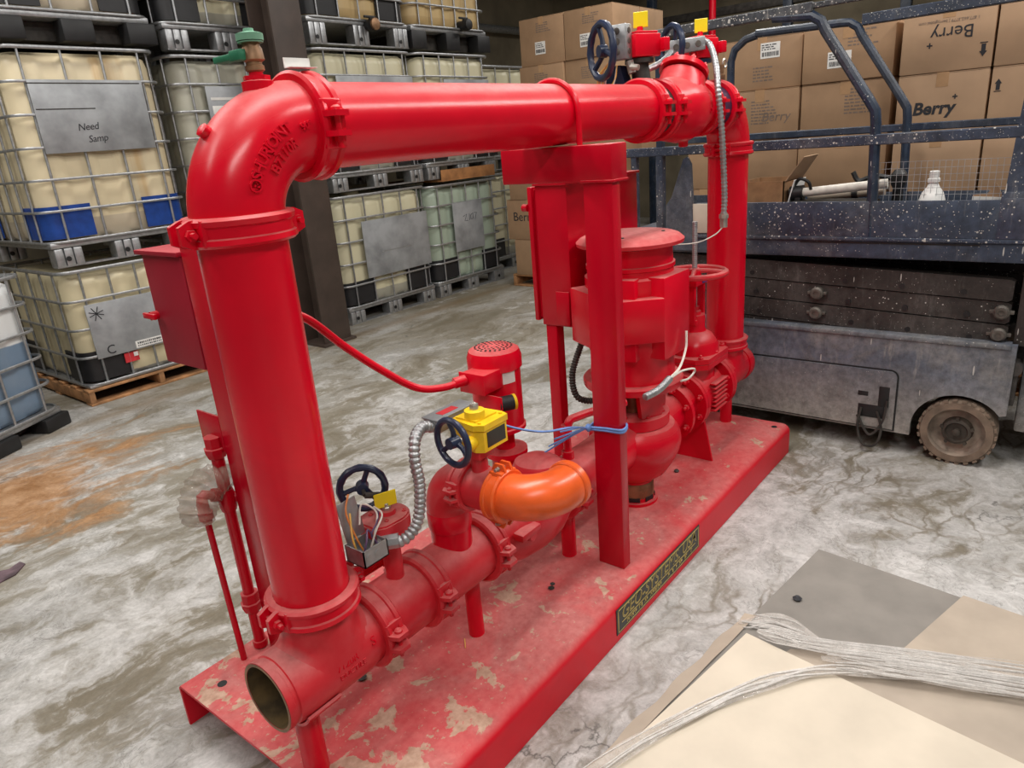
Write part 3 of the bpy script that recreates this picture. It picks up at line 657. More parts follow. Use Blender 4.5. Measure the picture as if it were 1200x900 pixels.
def carton(label, x, y, z, w, d, h, mat='carton', ship=None, prints=(), texts=(), arrows=(), group=None, tape=True, rz=0.0):
    rz = rz or math.radians(0.45)*math.sin(x*13+y*29+z*17)
    t = thing('carton', label, 'box', (x+0.008*math.sin(y*31+z*23), y, z), rz, group or ('cartons in the far pile' if x > 5 else 'cartons in the middle pile' if y > -0.35 else 'cartons in the right pile'))
    link('carton_body', cached(('carton', w, d, h, mat), lambda: carton_mesh(w, d, h, mat)), t)
    if tape:
        link('packing_tape', cached(('tape', d, h), lambda: MB().box((-0.001, -0.028, h-0.0012), (d+0.001, 0.028, h+0.0004)).box((-0.0012, -0.028, h-0.07), (0.001, 0.028, h)).mesh('packing_tape', [MAT['tape']], 0)), t)
    rng = random.Random(int(abs(x*31+y*77+z*13)*100))
    if ship:
        sy, sz, sw, sh = ship
        p = part('shipping_label', MB().box((-0.002, sy-sw/2, sz-sh/2), (0.001, sy+sw/2, sz+sh/2)), 'paper', t, 'white printed shipping label')
        mb = MB(); small_print(mb, sy+sw*0.44, sz+sh*0.32, sw*0.7, 3, rng, sh*0.14)
        yy = sy+sw*0.42
        while yy > sy-sw*0.40:
            l = rng.uniform(0.002, 0.006); mb.box((-0.0028, yy-l, sz-sh*0.38), (0.0, yy, sz-sh*0.10)); yy -= l+rng.uniform(0.002, 0.004)
        mb.v = [(-0.0026 if v[0] < 0 else v[0], v[1], v[2]) for v in mb.v]
        part('label_print', mb, 'ink', p, smooth=0)
    if prints:
        mb = MB()
        for (py, pz, pw, rows) in prints: small_print(mb, py, pz, pw, rows, rng)
        part('box_print', mb, 'grey_ink', t, smooth=0)
    for (tx, ty, tz, size, flip, kw) in texts:
        kw = dict(kw); mat_ = kw.pop('mat', 'ink')
        letters('box_lettering', tx, size, faceM(ty, tz, flip), mat_, t, **kw)
    for (ay, az, s, up, fill) in arrows:
        mb = MB(); k = 1 if up else -1
        poly = [(-0.3, -0.5), (0.3, -0.5), (0.3, 0.1), (0.55, 0.1), (0, 0.55), (-0.55, 0.1), (-0.3, 0.1)]
        if fill: mb.prism([(a*s*0.55, b*s*k) for a, b in poly], 0, 0.0008, faceM(ay, az))
        mb.prism([(-0.3*s, -0.65*s*k), (0.3*s, -0.65*s*k), (0.3*s, -0.58*s*k), (-0.3*s, -0.58*s*k)], 0, 0.0008, faceM(ay, az))
        part('arrow_mark', mb, 'ink', t, smooth=0)
    return t
def wood_pallet(label, x0, x1, y0, y1, h=0.13):
    t = thing('wooden_pallet', label, 'pallet', (x0, y0, 0)); D, W = x1-x0, y1-y0
    pm = MB().box((0, 0, 0), (0.09, W, 0.018), 0.003).mesh('pallet_plank', [MAT['wood']], 30)
    for k in range(6): link('pallet_plank', pm, t, (k*(D-0.09)/5, 0, h-0.018))
    for k in range(3): link('pallet_plank', pm, t, (k*(D-0.09)/2, 0, 0))
    sm = MB().box((0, 0, 0.018), (D, 0.04, h-0.018), 0.003).mesh('pallet_stringer', [MAT['wood']], 30)
    for k in range(3): link('pallet_stringer', sm, t, (0, k*(W-0.04)/2, 0))
    return t
def plus_mark(y, z): return [('+', y, z, 0.035, False, {'bold': 0.001})]
# far pile, two columns wide and two deep
wood_pallet('orange wooden pallet under the far carton pile', 5.15, 6.15, 2.32, 3.66)
rows = [(0.13, 0.38, 3.60), (0.51, 0.42, 3.68), (0.93, 0.42, 3.62), (1.35, 0.43, 3.37), (1.78, 0.42, 3.38), (2.20, 0.42, 3.36)]
names_ = ['lowest', 'second', 'third', 'fourth', 'fifth', 'top']
for k, (z, h, yl) in enumerate(rows):
    w = 0.53 if k >= 3 else 0.6
    for j in range(2):
        y = yl-w/2-j*w
        side = ('left', 'right')[j]; kw = {}
        lab = '%s carton of the %s front column in the far pile on the orange pallet' % (names_[k], side)
        if k == 5: kw = dict(ship=(0.02 if j == 0 else 0.03, 0.15, 0.12, 0.11), prints=((0.06, 0.36, 0.16, 5),)); lab = 'top %s carton of the far pile, with a white label on its front' % side
        if k == 4: kw = dict(prints=((0.08, 0.34, 0.16, 6),))
        if k == 1 and j == 0: kw = dict(texts=(('Berry', 0.07, 0.24, 0.13, False, {}),)); lab = 'carton lettered Berry left of the red control cabinet, second from the pallet'
        if k == 0 and j == 0: kw = dict(prints=((-0.1, 0.3, 0.08, 4),))
        carton(lab, 5.15+0.01*((k*3+j) % 3), y, z, w, 0.5, h, **kw)
        if k >= 3: carton('%s carton of the rear %s column of the far pile' % (names_[k], side), 5.67, y, z, w, 0.46, h)
# middle pile behind the lift, seen through the bent rails
wood_pallet('wooden pallet under the middle carton pile behind the lift', 3.62, 4.5, -0.34, 0.90)
zz = [0.13, 0.47, 0.80, 1.13, 1.42, 1.71, 2.0]
for k in range(6):
    z, h = zz[k], zz[k+1]-zz[k]
    for j, (y, w) in enumerate(((0.405, 0.48), (-0.085, 0.49))):
        kw = {}; lab = '%s carton of the %s column in the middle pile behind the lift' % (names_[k], ('left', 'right')[j])
        if k == 5 and j == 0: kw = dict(ship=(-0.05, 0.215, 0.115, 0.085), prints=((0.05, 0.12, 0.12, 5),)); lab = 'top carton with a white label by its upper edge, left of the bent blue rail'
        if k == 5 and j == 1: kw = dict(ship=(0.04, 0.115, 0.125, 0.085), prints=((0.0, 0.25, 0.16, 5),)); lab = 'top carton with a low white label, partly behind the bent blue rail'
        if k == 4 and j == 0: kw = dict(prints=((0.05, 0.22, 0.14, 8),), texts=(('Berry', -0.1, 0.13, 0.075, False, {'shear': 0.2, 'mat': 'grey_ink'}),)); lab = 'carton with a faded handwritten mark, second from the top of the middle pile'
        if k == 4 and j == 1: kw = dict(prints=((0.0, 0.24, 0.16, 8),))
        carton(lab, 3.62+0.012*((k+j) % 2), y, z, w, 0.44, h, **kw)
carton('rounded small carton at the left end of the middle pile beside the red riser', 3.68, 0.77, 1.71, 0.24, 0.44, 0.25, prints=((0.04, 0.12, 0.08, 3),))
for k in range(5): carton('%s carton of the narrow left column behind the red riser' % names_[k], 3.66, 0.77, zz[k], 0.24, 0.44, zz[k+1]-zz[k])
# right pile
wood_pallet('wooden pallet under the right carton pile behind the lift', 3.55, 4.5, -1.64, -0.36)
zz = [0.13, 0.46, 0.78, 1.10, 1.40, 1.70, 2.025]
for k in range(6):
    z, h = zz[k], zz[k+1]-zz[k]
    for j, (y, w) in enumerate(((-0.575, 0.42), (-0.997, 0.42), (-1.42, 0.42))):
        kw = {}; lab = '%s carton of the %s column in the right pile behind the lift' % (names_[k], ('left', 'middle', 'right')[j])
        if k == 5 and j == 0:
            kw = dict(texts=(('Berry', -0.02, 0.185, 0.085, True, {}), ('+', 0.075, 0.135, 0.05, True, {'bold': 0.0012}), ('1 877.662.3779 | berryglobal.com', 0.0, 0.24, 0.020, True, {'mat': 'grey_ink'})), arrows=((-0.165, 0.085, 0.055, False, True),))
            lab = 'top carton with Berry printed upside down, right of the bent rails'
        if k == 5 and j == 1: kw = dict(prints=((-0.02, 0.2, 0.06, 1),)); lab = 'top carton cut off by the right picture edge, no lettering in view'
        if k == 4 and j == 0:
            kw = dict(texts=(('Berry', 0.03, 0.125, 0.085, False, {'shear': 0.15, 'bold': 0.0028}), ('+', -0.065, 0.175, 0.045, False, {'bold': 0.001}), ('1 877.662.3779 | berryglobal.com', 0.0, 0.045, 0.018, False, {'mat': 'grey_ink'})))
            lab = 'carton with Berry written over in black marker, below the upside down one'
        if k == 4 and j == 1: kw = dict(arrows=((0.175, 0.215, 0.05, True, True),))
        if k == 3 and j == 0: kw = dict(prints=((0.1, 0.26, 0.1, 1),))
        carton(lab, 3.55, y, z, w, 0.44, h, 'carton_b', **kw)
# ================================================================== scissor lift
LX, LF = 2.5, 3.3
L = thing('scissor_lift', 'paint-spattered navy scissor lift standing folded behind the red pump skid', 'lift', (2.9, -0.2, 0))
LO = (-2.9, 0.2, 0)
def lp(name, mb, mat, parent=None, label=None, smooth=35, kind=None):
    return part(name, mb, mat, parent or L, label, smooth, LO if parent is None else (0, 0, 0), kind)
YZ = lambda x: frame((x, 0, 0), (0, 1, 0), (0, 0, 1), (1, 0, 0))
WY, WZ, WR = -0.945, 0.152, 0.152
# chassis: side plate with wheel arch + body
archp = [(WY+0.185*math.cos(a), WZ+0.175*math.sin(a)) for a in [PI*0.80*k/14 for k in range(15)]]
side = [(0.72, 0.108), (archp[0][0], 0.103)]+archp+[(-1.118, 0.262), (-1.120, 0.575), (0.72, 0.575)]
mb = MB(); top = 0.575; low = side[:-1]
for xx in (LX+0.004, LF-0.034):
    n = len(low); vs = []
    for x in (xx, xx+0.03): vs += [(x, y, z) for y, z in low]+[(x, y, top) for y, z in low]
    fs = []
    for k in range(n-1):
        fs += [(k, k+1, n+k+1, n+k), (2*n+k, 3*n+k, 3*n+k+1, 2*n+k+1), (k, 2*n+k, 2*n+k+1, k+1), (n+k, n+k+1, 3*n+k+1, 3*n+k)]
    fs += [(0, n, 3*n, 2*n), (n-1, 3*n-1, 4*n-1, 2*n-1)]
    mb.add(vs, fs)
mb.box((LX+0.034, -0.70, 0.11), (LF-0.034, 0.72, 0.50), 0.01).box((LX+0.034, -1.09, 0.40), (LF-0.034, -0.70, 0.50), 0.01)
mb.box((LX-0.004, -1.10, 0.555), (LX+0.07, 0.72, 0.577), 0.005)
lp('chassis', mb, 'chassis')
lp('axle', MB().cyl((LX+0.03, WY, WZ), (LF-0.03, WY, WZ), 0.03, n=10).cyl((LX+0.03, 0.55, WZ), (LF-0.03, 0.55, WZ), 0.03, n=10), 'dark_iron')
# tray door with rounded corner over a dark gap
def door_poly(g):
    return [(0.60, 0.125-g), (-0.69-g, 0.118-g)]+[(-0.66-(0.03+g)*math.cos(a), 0.372+(0.03+g)*math.sin(a)) for a in [PI/2*k/5 for k in range(6)]]+[(0.60, 0.402+g)]
lp('door_gap', MB().prism(door_poly(0.007), 0, 0.003, YZ(LX+0.001)), 'black')
d = lp('tray_door', MB().prism(door_poly(0), 0, 0.009, YZ(LX-0.006)), 'chassis')
for (y0, y1, z0, z1) in ((-0.575, -0.53, 0.27, 0.292), (-0.665, -0.62, 0.225, 0.325), (-0.65, -0.535, 0.165, 0.228)):
    part('slot', MB().box((LX-0.0075, y0, z0), (LX-0.003, y1, z1), 0.001), 'black', d)
part('cable', MB().tube(smooth_path([(LX-0.01, -0.55, 0.21), (LX-0.03, -0.545, 0.12), (LX-0.045, -0.575, 0.04), (LX-0.045, -0.63, 0.045), (LX-0.03, -0.648, 0.12), (LX-0.01, -0.62, 0.20)]), 0.006, 6)
     .tube(smooth_path([(LX-0.01, -0.535, 0.17), (LX-0.04, -0.60, 0.09), (LX-0.03, -0.65, 0.16), (LX-0.012, -0.66, 0.26)]), 0.006, 6), 'dark_iron', d, 'grey charging cable looped out of the tray')
# wheels
def wheel(y, x0, x1):
    s = 1 if x1 > x0 else -1
    prof = [(0, WR*0.74), (0, WR*0.93), (0.012, WR*0.985), (0.03, WR), (0.10, WR), (0.118, WR*0.985), (0.13, WR*0.93), (0.13, WR*0.6)]
    mb = MB().lathe(prof, (x0, y, WZ), (s, 0, 0), 36, caps=False)
    for k in range(26):
        a = 2*PI*k/26; c, q = math.cos(a), math.sin(a)
        mb.box((-0.004, -0.009, 0), (0.03, 0.009, 0.010), 0, 0, Matrix.Translation((x0+0.004*s if s > 0 else x0-0.03, y+c*(WR-0.008), WZ+q*(WR-0.008))) @ Matrix.Rotation(a-PI/2, 4, 'X'))
    w = lp('wheel', mb, 'tyre')
    part('wheel_rim', MB().lathe([(0.004, WR*0.78), (0.0, WR*0.74), (0.03, WR*0.71), (0.045, WR*0.60), (0.05, WR*0.3)], (x0, y, WZ), (s, 0, 0), 30, caps=False).lathe([(0.046, WR*0.66), (0.05, 0.0001)], (x0, y, WZ), (s, 0, 0), 30), 'rim', w)
    hb = MB().lathe([(0.045, WR*0.42), (0.012, WR*0.38), (0.008, WR*0.30), (0.02, WR*0.26), (0.02, 0.0001)], (x0, y, WZ), (s, 0, 0), 20, caps=False)
    for k in range(5):
        a = 2*PI*k/5+0.3; hb.cyl((x0+0.022*s, y+0.062*math.cos(a), WZ+0.062*math.sin(a)), (x0+0.008*s, y+0.062*math.cos(a), WZ+0.062*math.sin(a)), 0.008, n=6)
    hb.lathe([(0.02, 0.018), (0.0, 0.016), (-0.004, 0.006)], (x0, y, WZ), (s, 0, 0), 10)
    part('wheel_hub', hb, 'rim_dark', w)
wheel(WY, 2.497, 2.63); wheel(WY, 3.30, 3.17); wheel(0.52, 2.515, 2.63); wheel(0.52, 3.285, 3.17)
# folded scissor arms
for side_x in (LX+0.055, LF-0.115):
    for k in range(4):
        zc = 0.865-0.097*k
        a = lp('scissor_arm', MB().prism([(0.70, zc-0.043), (-1.06, zc-0.118), (-1.075, zc-0.108), (-1.075, zc-0.035), (-1.06, zc-0.026), (0.70, zc+0.049)], 0, 0.06, YZ(side_x+0.006*(k % 2))), 'scissor')
        if side_x < 3:
            for q, yy in enumerate((0.02, -0.42, -0.66, -0.90)):
                yy2 = yy-0.02*k; hb = MB().cyl((side_x-0.002, yy2, zc-0.035+0.042*(yy2-0.3)), (side_x+0.01, yy2, zc-0.035+0.042*(yy2-0.3)), 0.012, n=12)
                part('pin_hole', hb, 'black', a)
            if k in (1, 2, 3):
                for yy in ((-0.30, -1.045) if k != 3 else (-0.30,)):
                    z = zc-0.008+0.042*(yy-0.3)
                    pb = MB().lathe([(0, 0.030), (0.022, 0.030), (0.028, 0.022), (0.034, 0.022), (0.034, 0.012), (0.030, 0.012)], (side_x+0.004, yy, z), (-1, 0, 0), 18)
                    pb.box((side_x-0.012, yy-0.045, z-0.008), (side_x+0.006, yy+0.045, z+0.008), 0.004)
                    part('pivot_pin', pb, 'pin', a)
# platform
lp('platform_frame', MB().box((LX+0.01, -1.65, 0.915), (LF, 0.76, 1.0), 0.008).box((LX-0.002, -1.65, 0.995), (LX+0.05, 0.76, 1.012), 0.003), 'lift')
lp('frame_slot', MB().box((LX+0.008, -0.94, 0.982), (LX+0.012, -0.22, 0.988)), 'black')
lp('deck', MB().box((LX+0.05, -1.64, 1.0), (LF-0.01, 0.75, 1.012)), 'lift_tube')
lp('toe_board', MB().box((LX, -1.0, 1.012), (LX+0.012, 0.30, 1.168), 0.003), 'lift')
lp('toe_board', MB().box((LF-0.02, -1.64, 1.012), (LF-0.008, 0.75, 1.13), 0.003), 'lift_tube')
lp('end_plate', MB().box((LX-0.004, -1.65, 1.012), (LX+0.03, -1.0, 1.175), 0.004), 'lift')
lp('white_panel', MB().box((LX-0.006, 0.20, 1.02), (LX-0.001, 0.372, 1.165), 0.002), 'sheet_cream', None, 'worn white panel on the lift side')
lp('gusset', MB().prism([(0.46, 0.93), (0.31, 0.93), (0.315, 1.18), (0.325, 1.36), (0.345, 1.395), (0.365, 1.385), (0.43, 1.20), (0.46, 1.16)], 0, 0.02, YZ(LX-0.012)), 'lift')
# rails
def rail(mb, p0, p1, r=0.02):
    d = Vector(p1)-Vector(p0); z = d.normalized(); x = Vector((1, 0, 0)); y = z.cross(x)
    n = 4; a = r; poly = [(-a, -a+.004), (-a+.004, -a), (a-.004, -a), (a, -a+.004), (a, a-.004), (a-.004, a), (-a+.004, a), (-a, a-.004)]
    return mb.prism(poly, 0, d.length, frame(p0, x, y, z))
lp('mid_rail', rail(MB(), (LX+0.02, 0.76, 1.427), (LX+0.02, -1.65, 1.422), 0.022), 'lift')
lp('mid_rail', rail(MB(), (LF-0.03, 0.76, 1.455), (LF-0.03, -1.65, 1.44), 0.018), 'lift_tube')
for yy, z0, z1, w in ((0.505, 0.93, 1.41, 0.02), (0.655, 1.02, 1.41, 0.017), (0.735, 1.02, 1.41, 0.017)):
    lp('rail_post', rail(MB(), (LX+0.02, yy, z0), (LX+0.02, yy, z1), w), 'lift')
lp('rail_post', MB().box((LX-0.002, -1.065, 1.012), (LX+0.04, -0.99, 1.2), 0.004).prism([(-1.0, 1.2), (-1.065, 1.2), (-1.062, 1.62), (-1.022, 1.62)], 0, 0.04, YZ(LX)), 'lift')
lp('rail_post', rail(MB(), (LX+0.02, 0.505, 1.44), (LX+0.02, 0.505, 1.96), 0.018), 'lift_tube')
# bent tube rails: a long worn top rail whose end drops as the gate post (near and far side)
def bent(x, ya, zt, yk, zk, yb, zb, top0, r=0.021):
    pts = [(x, top0, zt+0.012)]+[(x, ya+0.06, zt)]+[(x, ya+0.02, zt-0.004), (x, ya-0.02, zt-0.03), (x, ya-0.04, zt-0.07)]
    pts += [(x, yk+0.03, zk+0.06), (x, yk+0.006, zk+0.02), (x, yk, zk-0.03), (x, yb, zb)]
    return MB().tube(pts, r, 10)
lp('bent_rail', bent(LX+0.02, -0.235, 1.952, -0.505, 1.52, -0.52, 1.012, -0.05, 0.022), 'lift_tube')
lp('bent_rail', bent(LF-0.04, -0.20, 1.975, -0.485, 1.52, -0.50, 1.012, 0.30), 'lift_tube')
lp('bent_rail', MB().tube([(LF-0.04, 0.30, 1.978), (LF-0.04, 0.36, 1.965), (LF-0.04, 0.42, 1.92), (LF-0.04, 0.44, 1.86), (LF-0.04, 0.44, 1.012)], 0.021, 10), 'lift_tube')
lp('top_rail', rail(MB(), (LX+0.02, 0.52, 1.975), (LX+0.02, -0.22, 1.98), 0.021), 'rail_worn')
lp('top_rail', rail(MB(), (LX+0.02, -0.20, 1.985), (LX+0.02, -0.9, 1.99), 0.012), 'rail_worn')
lp('top_rail', rail(MB(), (LF-0.03, -0.24, 1.975), (LF-0.03, -1.65, 1.985), 0.026), 'lift')
# wire mesh panel low on the far side
mb = MB()
for k in range(22): 
    y = -0.53-0.0225*k; mb.box((LX+0.05, y-0.0008, 1.02), (LX+0.0516, y+0.0008, 1.325))
for k in range(11): mb.box((LX+0.0508, -1.01, 1.05+k*0.0275), (LX+0.0524, -0.52, 1.0516+k*0.0275))
lp('mesh_panel', mb, 'rail_worn' if False else 'galv_label', None, 'thin pale wire mesh guard', 0, 'stuff')
# end step and gap at the right
lp('end_step', MB().box((LX+0.10, -1.75, 0.16), (LF-0.1, -1.145, 0.60), 0.012), 'chassis')
lp('end_bracket', MB().box((LX+0.03, -1.135, 0.30), (LX+0.09, -1.09, 0.50), 0.006).cyl((LX+0.01, -1.12, 0.47), (LX+0.06, -1.12, 0.47), 0.03, n=12).box((LX+0.06, -1.16, 0.56), (LX+0.3, -1.10, 0.93), 0.004), 'scissor')
# loose things on the platform (deck top at 1.012)
b_ = thing('spray_bottle', 'white plastic bottle without sprayer behind the lift toe board', 'bottle', (LX+0.09, -0.735, 1.012))
part('bottle_body', MB().lathe([(0, 0.047), (0.004, 0.052), (0.12, 0.052), (0.15, 0.051), (0.178, 0.042), (0.205, 0.024), (0.22, 0.018), (0.235, 0.0175)], n=24), 'white', b_)
part('bottle_neck', MB().lathe([(0.224, 0.024), (0.238, 0.024), (0.24, 0.019), (0.268, 0.019), (0.270, 0.016)], n=20), 'white', b_)
ob = thing('open_carton', 'open brown carton with a raised flap on the lift deck beside the riser', 'box', (LX+0.14, 0.0, 1.012))
part('carton_body', MB().box((-0.06, -0.11, 0), (-0.055, 0.11, 0.245)).box((-0.06, -0.11, 0), (0.22, -0.105, 0.245)).box((-0.06, 0.105, 0), (0.22, 0.11, 0.245)).box((0.215, -0.11, 0), (0.22, 0.11, 0.245)).box((-0.06, -0.11, 0), (0.22, 0.11, 0.005)), 'carton_dark', ob)
part('carton_flap', MB().prism([(0, 0), (0.26, 0), (0.24, 0.13), (0.02, 0.13)], 0, 0.004, Matrix.Translation((-0.05, -0.11, 0.245)) @ Matrix.Rotation(math.radians(35), 4, 'X') @ frame((0, 0, 0), (1, 0, 0), (0, 0, 1), (0, -1, 0))), 'carton_b', ob)
part('carton_flap', MB().prism([(0, 0), (0.2, 0), (0.19, 0.15), (0.02, 0.15)], 0, 0.004, Matrix.Translation((-0.05, -0.115, 0.10)) @ Matrix.Rotation(math.radians(12), 4, 'X') @ frame((0, 0, 0), (1, 0, 0), (0, 0, 1), (0, -1, 0))), 'white', ob, 'white inner flap')
tb = thing('clamp_pole', 'white pole with black clamp end lying on the lift deck', 'tool', (LX+0.12, -0.2, 1.012))
part('pole', MB().cyl((0.02, 0.02, 0.185), (0.06, -0.34, 0.215), 0.021, n=14), 'wire_white', tb)
part('clamp_head', MB().cyl((0.02, 0.075, 0.18), (0.02, 0.015, 0.185), 0.036, n=14).box((-0.01, 0.02, 0.12), (0.05, 0.05, 0.18), 0.008).tube(smooth_path([(0.02, 0.06, 0.22), (0.0, 0.03, 0.25), (0.0, -0.01, 0.235), (0.01, -0.02, 0.20)]), 0.008, 6), 'black', tb)
part('clamp_foot', MB().box((-0.02, -0.30, 0.0), (0.08, 0.06, 0.15), 0.01), 'dark_iron', tb)
tb2 = thing('clamp_pole', 'grey lower pole beneath the white clamp pole on the lift deck', 'tool', (LX+0.235, -0.22, 1.012))
part('pole', MB().cyl((0, 0.04, 0.15), (0, -0.30, 0.175), 0.018, n=12), 'sheet_brown', tb2)
part('clamp_band', MB().lathe([(0.2, 0.024), (0.225, 0.024)], (0, 0.04, 0.15), (0, -1, 0.07), 14).lathe([(0.28, 0.026), (0.31, 0.026)], (0, 0.04, 0.15), (0, -1, 0.07), 14), 'black', tb2)
part('clamp_foot', MB().box((-0.03, -0.28, 0), (0.03, 0.0, 0.14), 0.01), 'dark_iron', tb2)
bt = thing('black_tool', 'black knobbed tool on the lift deck between the bent rails', 'tool', (LX+0.30, -0.56, 1.012))
part('tool_body', MB().lathe([(0, 0.03), (0.18, 0.022), (0.2, 0.032), (0.245, 0.034), (0.265, 0.02)], n=14), 'black', bt)
part('tool_arm', MB().tube(smooth_path([(0, 0, 0.22), (0.0, 0.1, 0.24), (0, 0.17, 0.22), (0, 0.2, 0.26)]), 0.012, 6), 'black', bt)
sc = thing('cardboard_scrap', 'torn scrap of cardboard with a white side standing on the lift deck', 'scrap', (LX+0.12, -0.93, 1.012))
part('scrap_sheet', MB().prism([(-0.055, 0), (0.06, 0), (0.055, 0.16), (0.03, 0.21), (0.0, 0.17), (-0.05, 0.165)], 0, 0.005, frame((0, 0, 0), (0, -1, 0), (0, 0, 1), (-1, 0, 0))), 'carton', sc)
part('scrap_sheet', MB().prism([(-0.055, 0), (0.06, 0), (0.055, 0.155), (-0.05, 0.16)], 0, 0.005, frame((-0.007, 0, 0), (0, -1, 0), (0, 0, 1), (-1, 0, 0))), 'paper', sc, 'white side')
# ================================================================== fire pump skid
R6 = 0.0855; ZS = 0.42; ZH = 1.605; XL = -0.215; XR = 2.165; ZD = 0.144
PUMP = thing('fire_pump_skid', 'red skid-mounted fire pump with a tall pipe loop over a flat steel base', 'pump', (1.0, 0.15, 0))
PO = (-1.0, -0.15, 0)
def pp(name, mb, mat='red', parent=None, label=None, smooth=35):
    return part(name, mb, mat, parent or PUMP, label, smooth, PO if parent is None else (0, 0, 0))
X_, Y_, Z_ = (1, 0, 0), (0, 1, 0), (0, 0, 1)
XZ = lambda y: frame((0, y, 0), (1, 0, 0), (0, 0, 1), (0, -1, 0))   # polygon in x,z extruded toward -y
YZ = lambda x: frame((x, 0, 0), (0, 1, 0), (0, 0, 1), (1, 0, 0))
def hexbolt(mb, p, axis, r=0.011, h=0.009, stud=0.012):
    a = Vector(axis).normalized(); p = Vector(p)
    mb.lathe([(0, r), (h*0.8, r), (h, r*0.85)], p, a, 6); mb.lathe([(h, r*0.5), (h+stud, r*0.5), (h+stud+0.002, r*0.35)], p, a, 8); return mb
# --- base: folded plate channel
x0, x1, yr, yl = -0.343, 2.287, -0.286, 0.586
mb = MB(); rb = 0.035; t = 0.009
outer = [(yr, 0), (yr, ZD-rb)]+[(yr+rb-rb*math.cos(a), ZD-rb+rb*math.sin(a)) for a in [PI/2*k/6 for k in range(1, 7)]]
outer += [(yl-0.012, ZD), (yl, ZD-0.012), (yl, 0)]
inner = [(yl-t, 0), (yl-t, ZD-t-0.004), (yl-t-0.004, ZD-t), (yr+rb, ZD-t)]+[(yr+rb-(rb-t)*math.sin(a), ZD-rb+(rb-t)*math.cos(a)) for a in [PI/2*k/6 for k in range(1, 7)]]+[(yr+t, 0)]
poly = outer+inner; mb.prism(poly, x0, x1, frame((0, 0, 0), Y_, Z_, X_))
mb.box((x1-0.008, yr+0.012, 0.0), (x1-0.001, yl-0.012, ZD-0.012))
for xx in (0.35, 1.0, 1.65): mb.box((xx, yr+0.012, 0.05), (xx+0.01, yl-0.012, ZD-0.012))
base = pp('skid_base', mb, 'red_deck', None, 'dusty red folded steel base with bare beige patches', 35)
for hx, hy in ((x0+0.075, yl-0.11), (x0+0.075, yr+0.11), (x1-0.06, yr+0.055), (x1-0.06, yl-0.1)):
    part('anchor_hole', MB().cyl((hx, hy, ZD-0.002), (hx, hy, ZD+0.0008), 0.0135, n=18), 'black', base, 'dark bolt hole')
npl = part('name_plate', MB().box((0.637, yr-0.0025, 0.026), (1.252, yr+0.001, 0.121), 0.001), 'plate_black', base, 'black and gold maker plate', 0)
fr = MB()
for (a, b_, c, d) in ((0.645, 1.244, 0.032, 0.0345), (0.645, 1.244, 0.1125, 0.115), (0.645, 0.648, 0.032, 0.115), (1.241, 1.244, 0.032, 0.115)): fr.box((a, yr-0.0034, c), (b_, yr-0.002, d))
fr.box((0.668, yr-0.0034, 0.0590), (1.215, yr-0.002, 0.0615))
part('plate_border', fr, 'gold', npl, None, 0)
letters('plate_lettering', 'GEO-SYSTEMS, USA', 0.066, XZ(yr-0.0027) @ Matrix.Translation((0.945, 0.0875, 0)), 'gold', npl, space=0.98, shear=0.15, extrude=0.0004)
letters('plate_lettering', 'GEO-SYSTEMS, USA', 0.066, XZ(yr-0.0033) @ Matrix.Translation((0.945, 0.0875, 0)), 'plate_black', npl, space=0.98, shear=0.15, extrude=0.0004, bold=-0.0028)
mb = MB(); rng = random.Random(3); xx = 0.70
while xx < 1.19:
    w = rng.uniform(0.008, 0.014)
    if rng.random() < 0.86:
        mb.box((xx, yr-0.0034, 0.041), (xx+0.0028, yr-0.002, 0.054)); mb.box((xx, yr-0.0034, rng.choice((0.041, 0.0465, 0.0515))), (xx+w, yr-0.002, 0.0545))
    xx += w+0.003
part('plate_lettering', mb, 'gold', npl, None, 0)['kind'] = 'stuff'

# --- grooved couplings
def coupling(c, axis, pad, R=R6, w=0.027, mat='red', label=None, bolts='bolt', bmat=None, blen=0.045):
    ax = Vector(axis).normalized(); pd = Vector(pad).normalized(); tz = ax.cross(pd)
    M = frame(c, ax, pd, tz); mb = MB(); k = R/0.0855
    mb.lathe([(-w, R+0.001), (-w, R+0.015*k), (-w*0.8, R+0.021*k), (-w*0.45, R+0.019*k), (-w*0.35, R+0.015*k), (w*0.35, R+0.015*k), (w*0.45, R+0.019*k), (w*0.8, R+0.021*k), (w, R+0.015*k), (w, R+0.001)], (0, 0, 0), X_, 40, caps=False, M=M)
    for s in (1, -1):
        for q in (1, -1):     # the two ears of the housing halves with a bolt gap between
            y0 = R+0.004; z0 = 0.013*k*q
            pol = [(-w, R*0.9*0+y0-0.012), (w, y0-0.012), (w*0.95, y0+0.018*k), (w*0.6, y0+0.038*k), (-w*0.6, y0+0.038*k), (-w*0.95, y0+0.018*k)]
            mb.prism([(a, b*s) for a, b in pol], z0, z0+0.011*k*q, M=M)
            mb.box((-w*0.95, min(s*(y0-0.014), s*(y0+0.008)), min(z0, z0+0.034*q*k)), (w*0.95, max(s*(y0-0.014), s*(y0+0.008)), max(z0, z0+0.034*q*k)), 0.004, 0, M)
    o = pp('pipe_coupling', mb, mat, None, label)
    for s in (1, -1):
        b = MB(); y = (R+0.024*k)*s
        b.cyl((0, y, -0.026*k), (0, y, blen*k), 0.006*k, n=8, M=M)
        b.lathe([(0, 0.011*k), (0.009*k, 0.011*k)], (0, y, 0.0245*k), Z_, 6, M=M)
        b.lathe([(0, 0.011*k), (0.005*k, 0.010*k), (0.009*k, 0.005*k)], (0, y, -0.0245*k), (0, 0, -1), 12, M=M)
        part(bolts, b, bmat or mat, o)
    return o
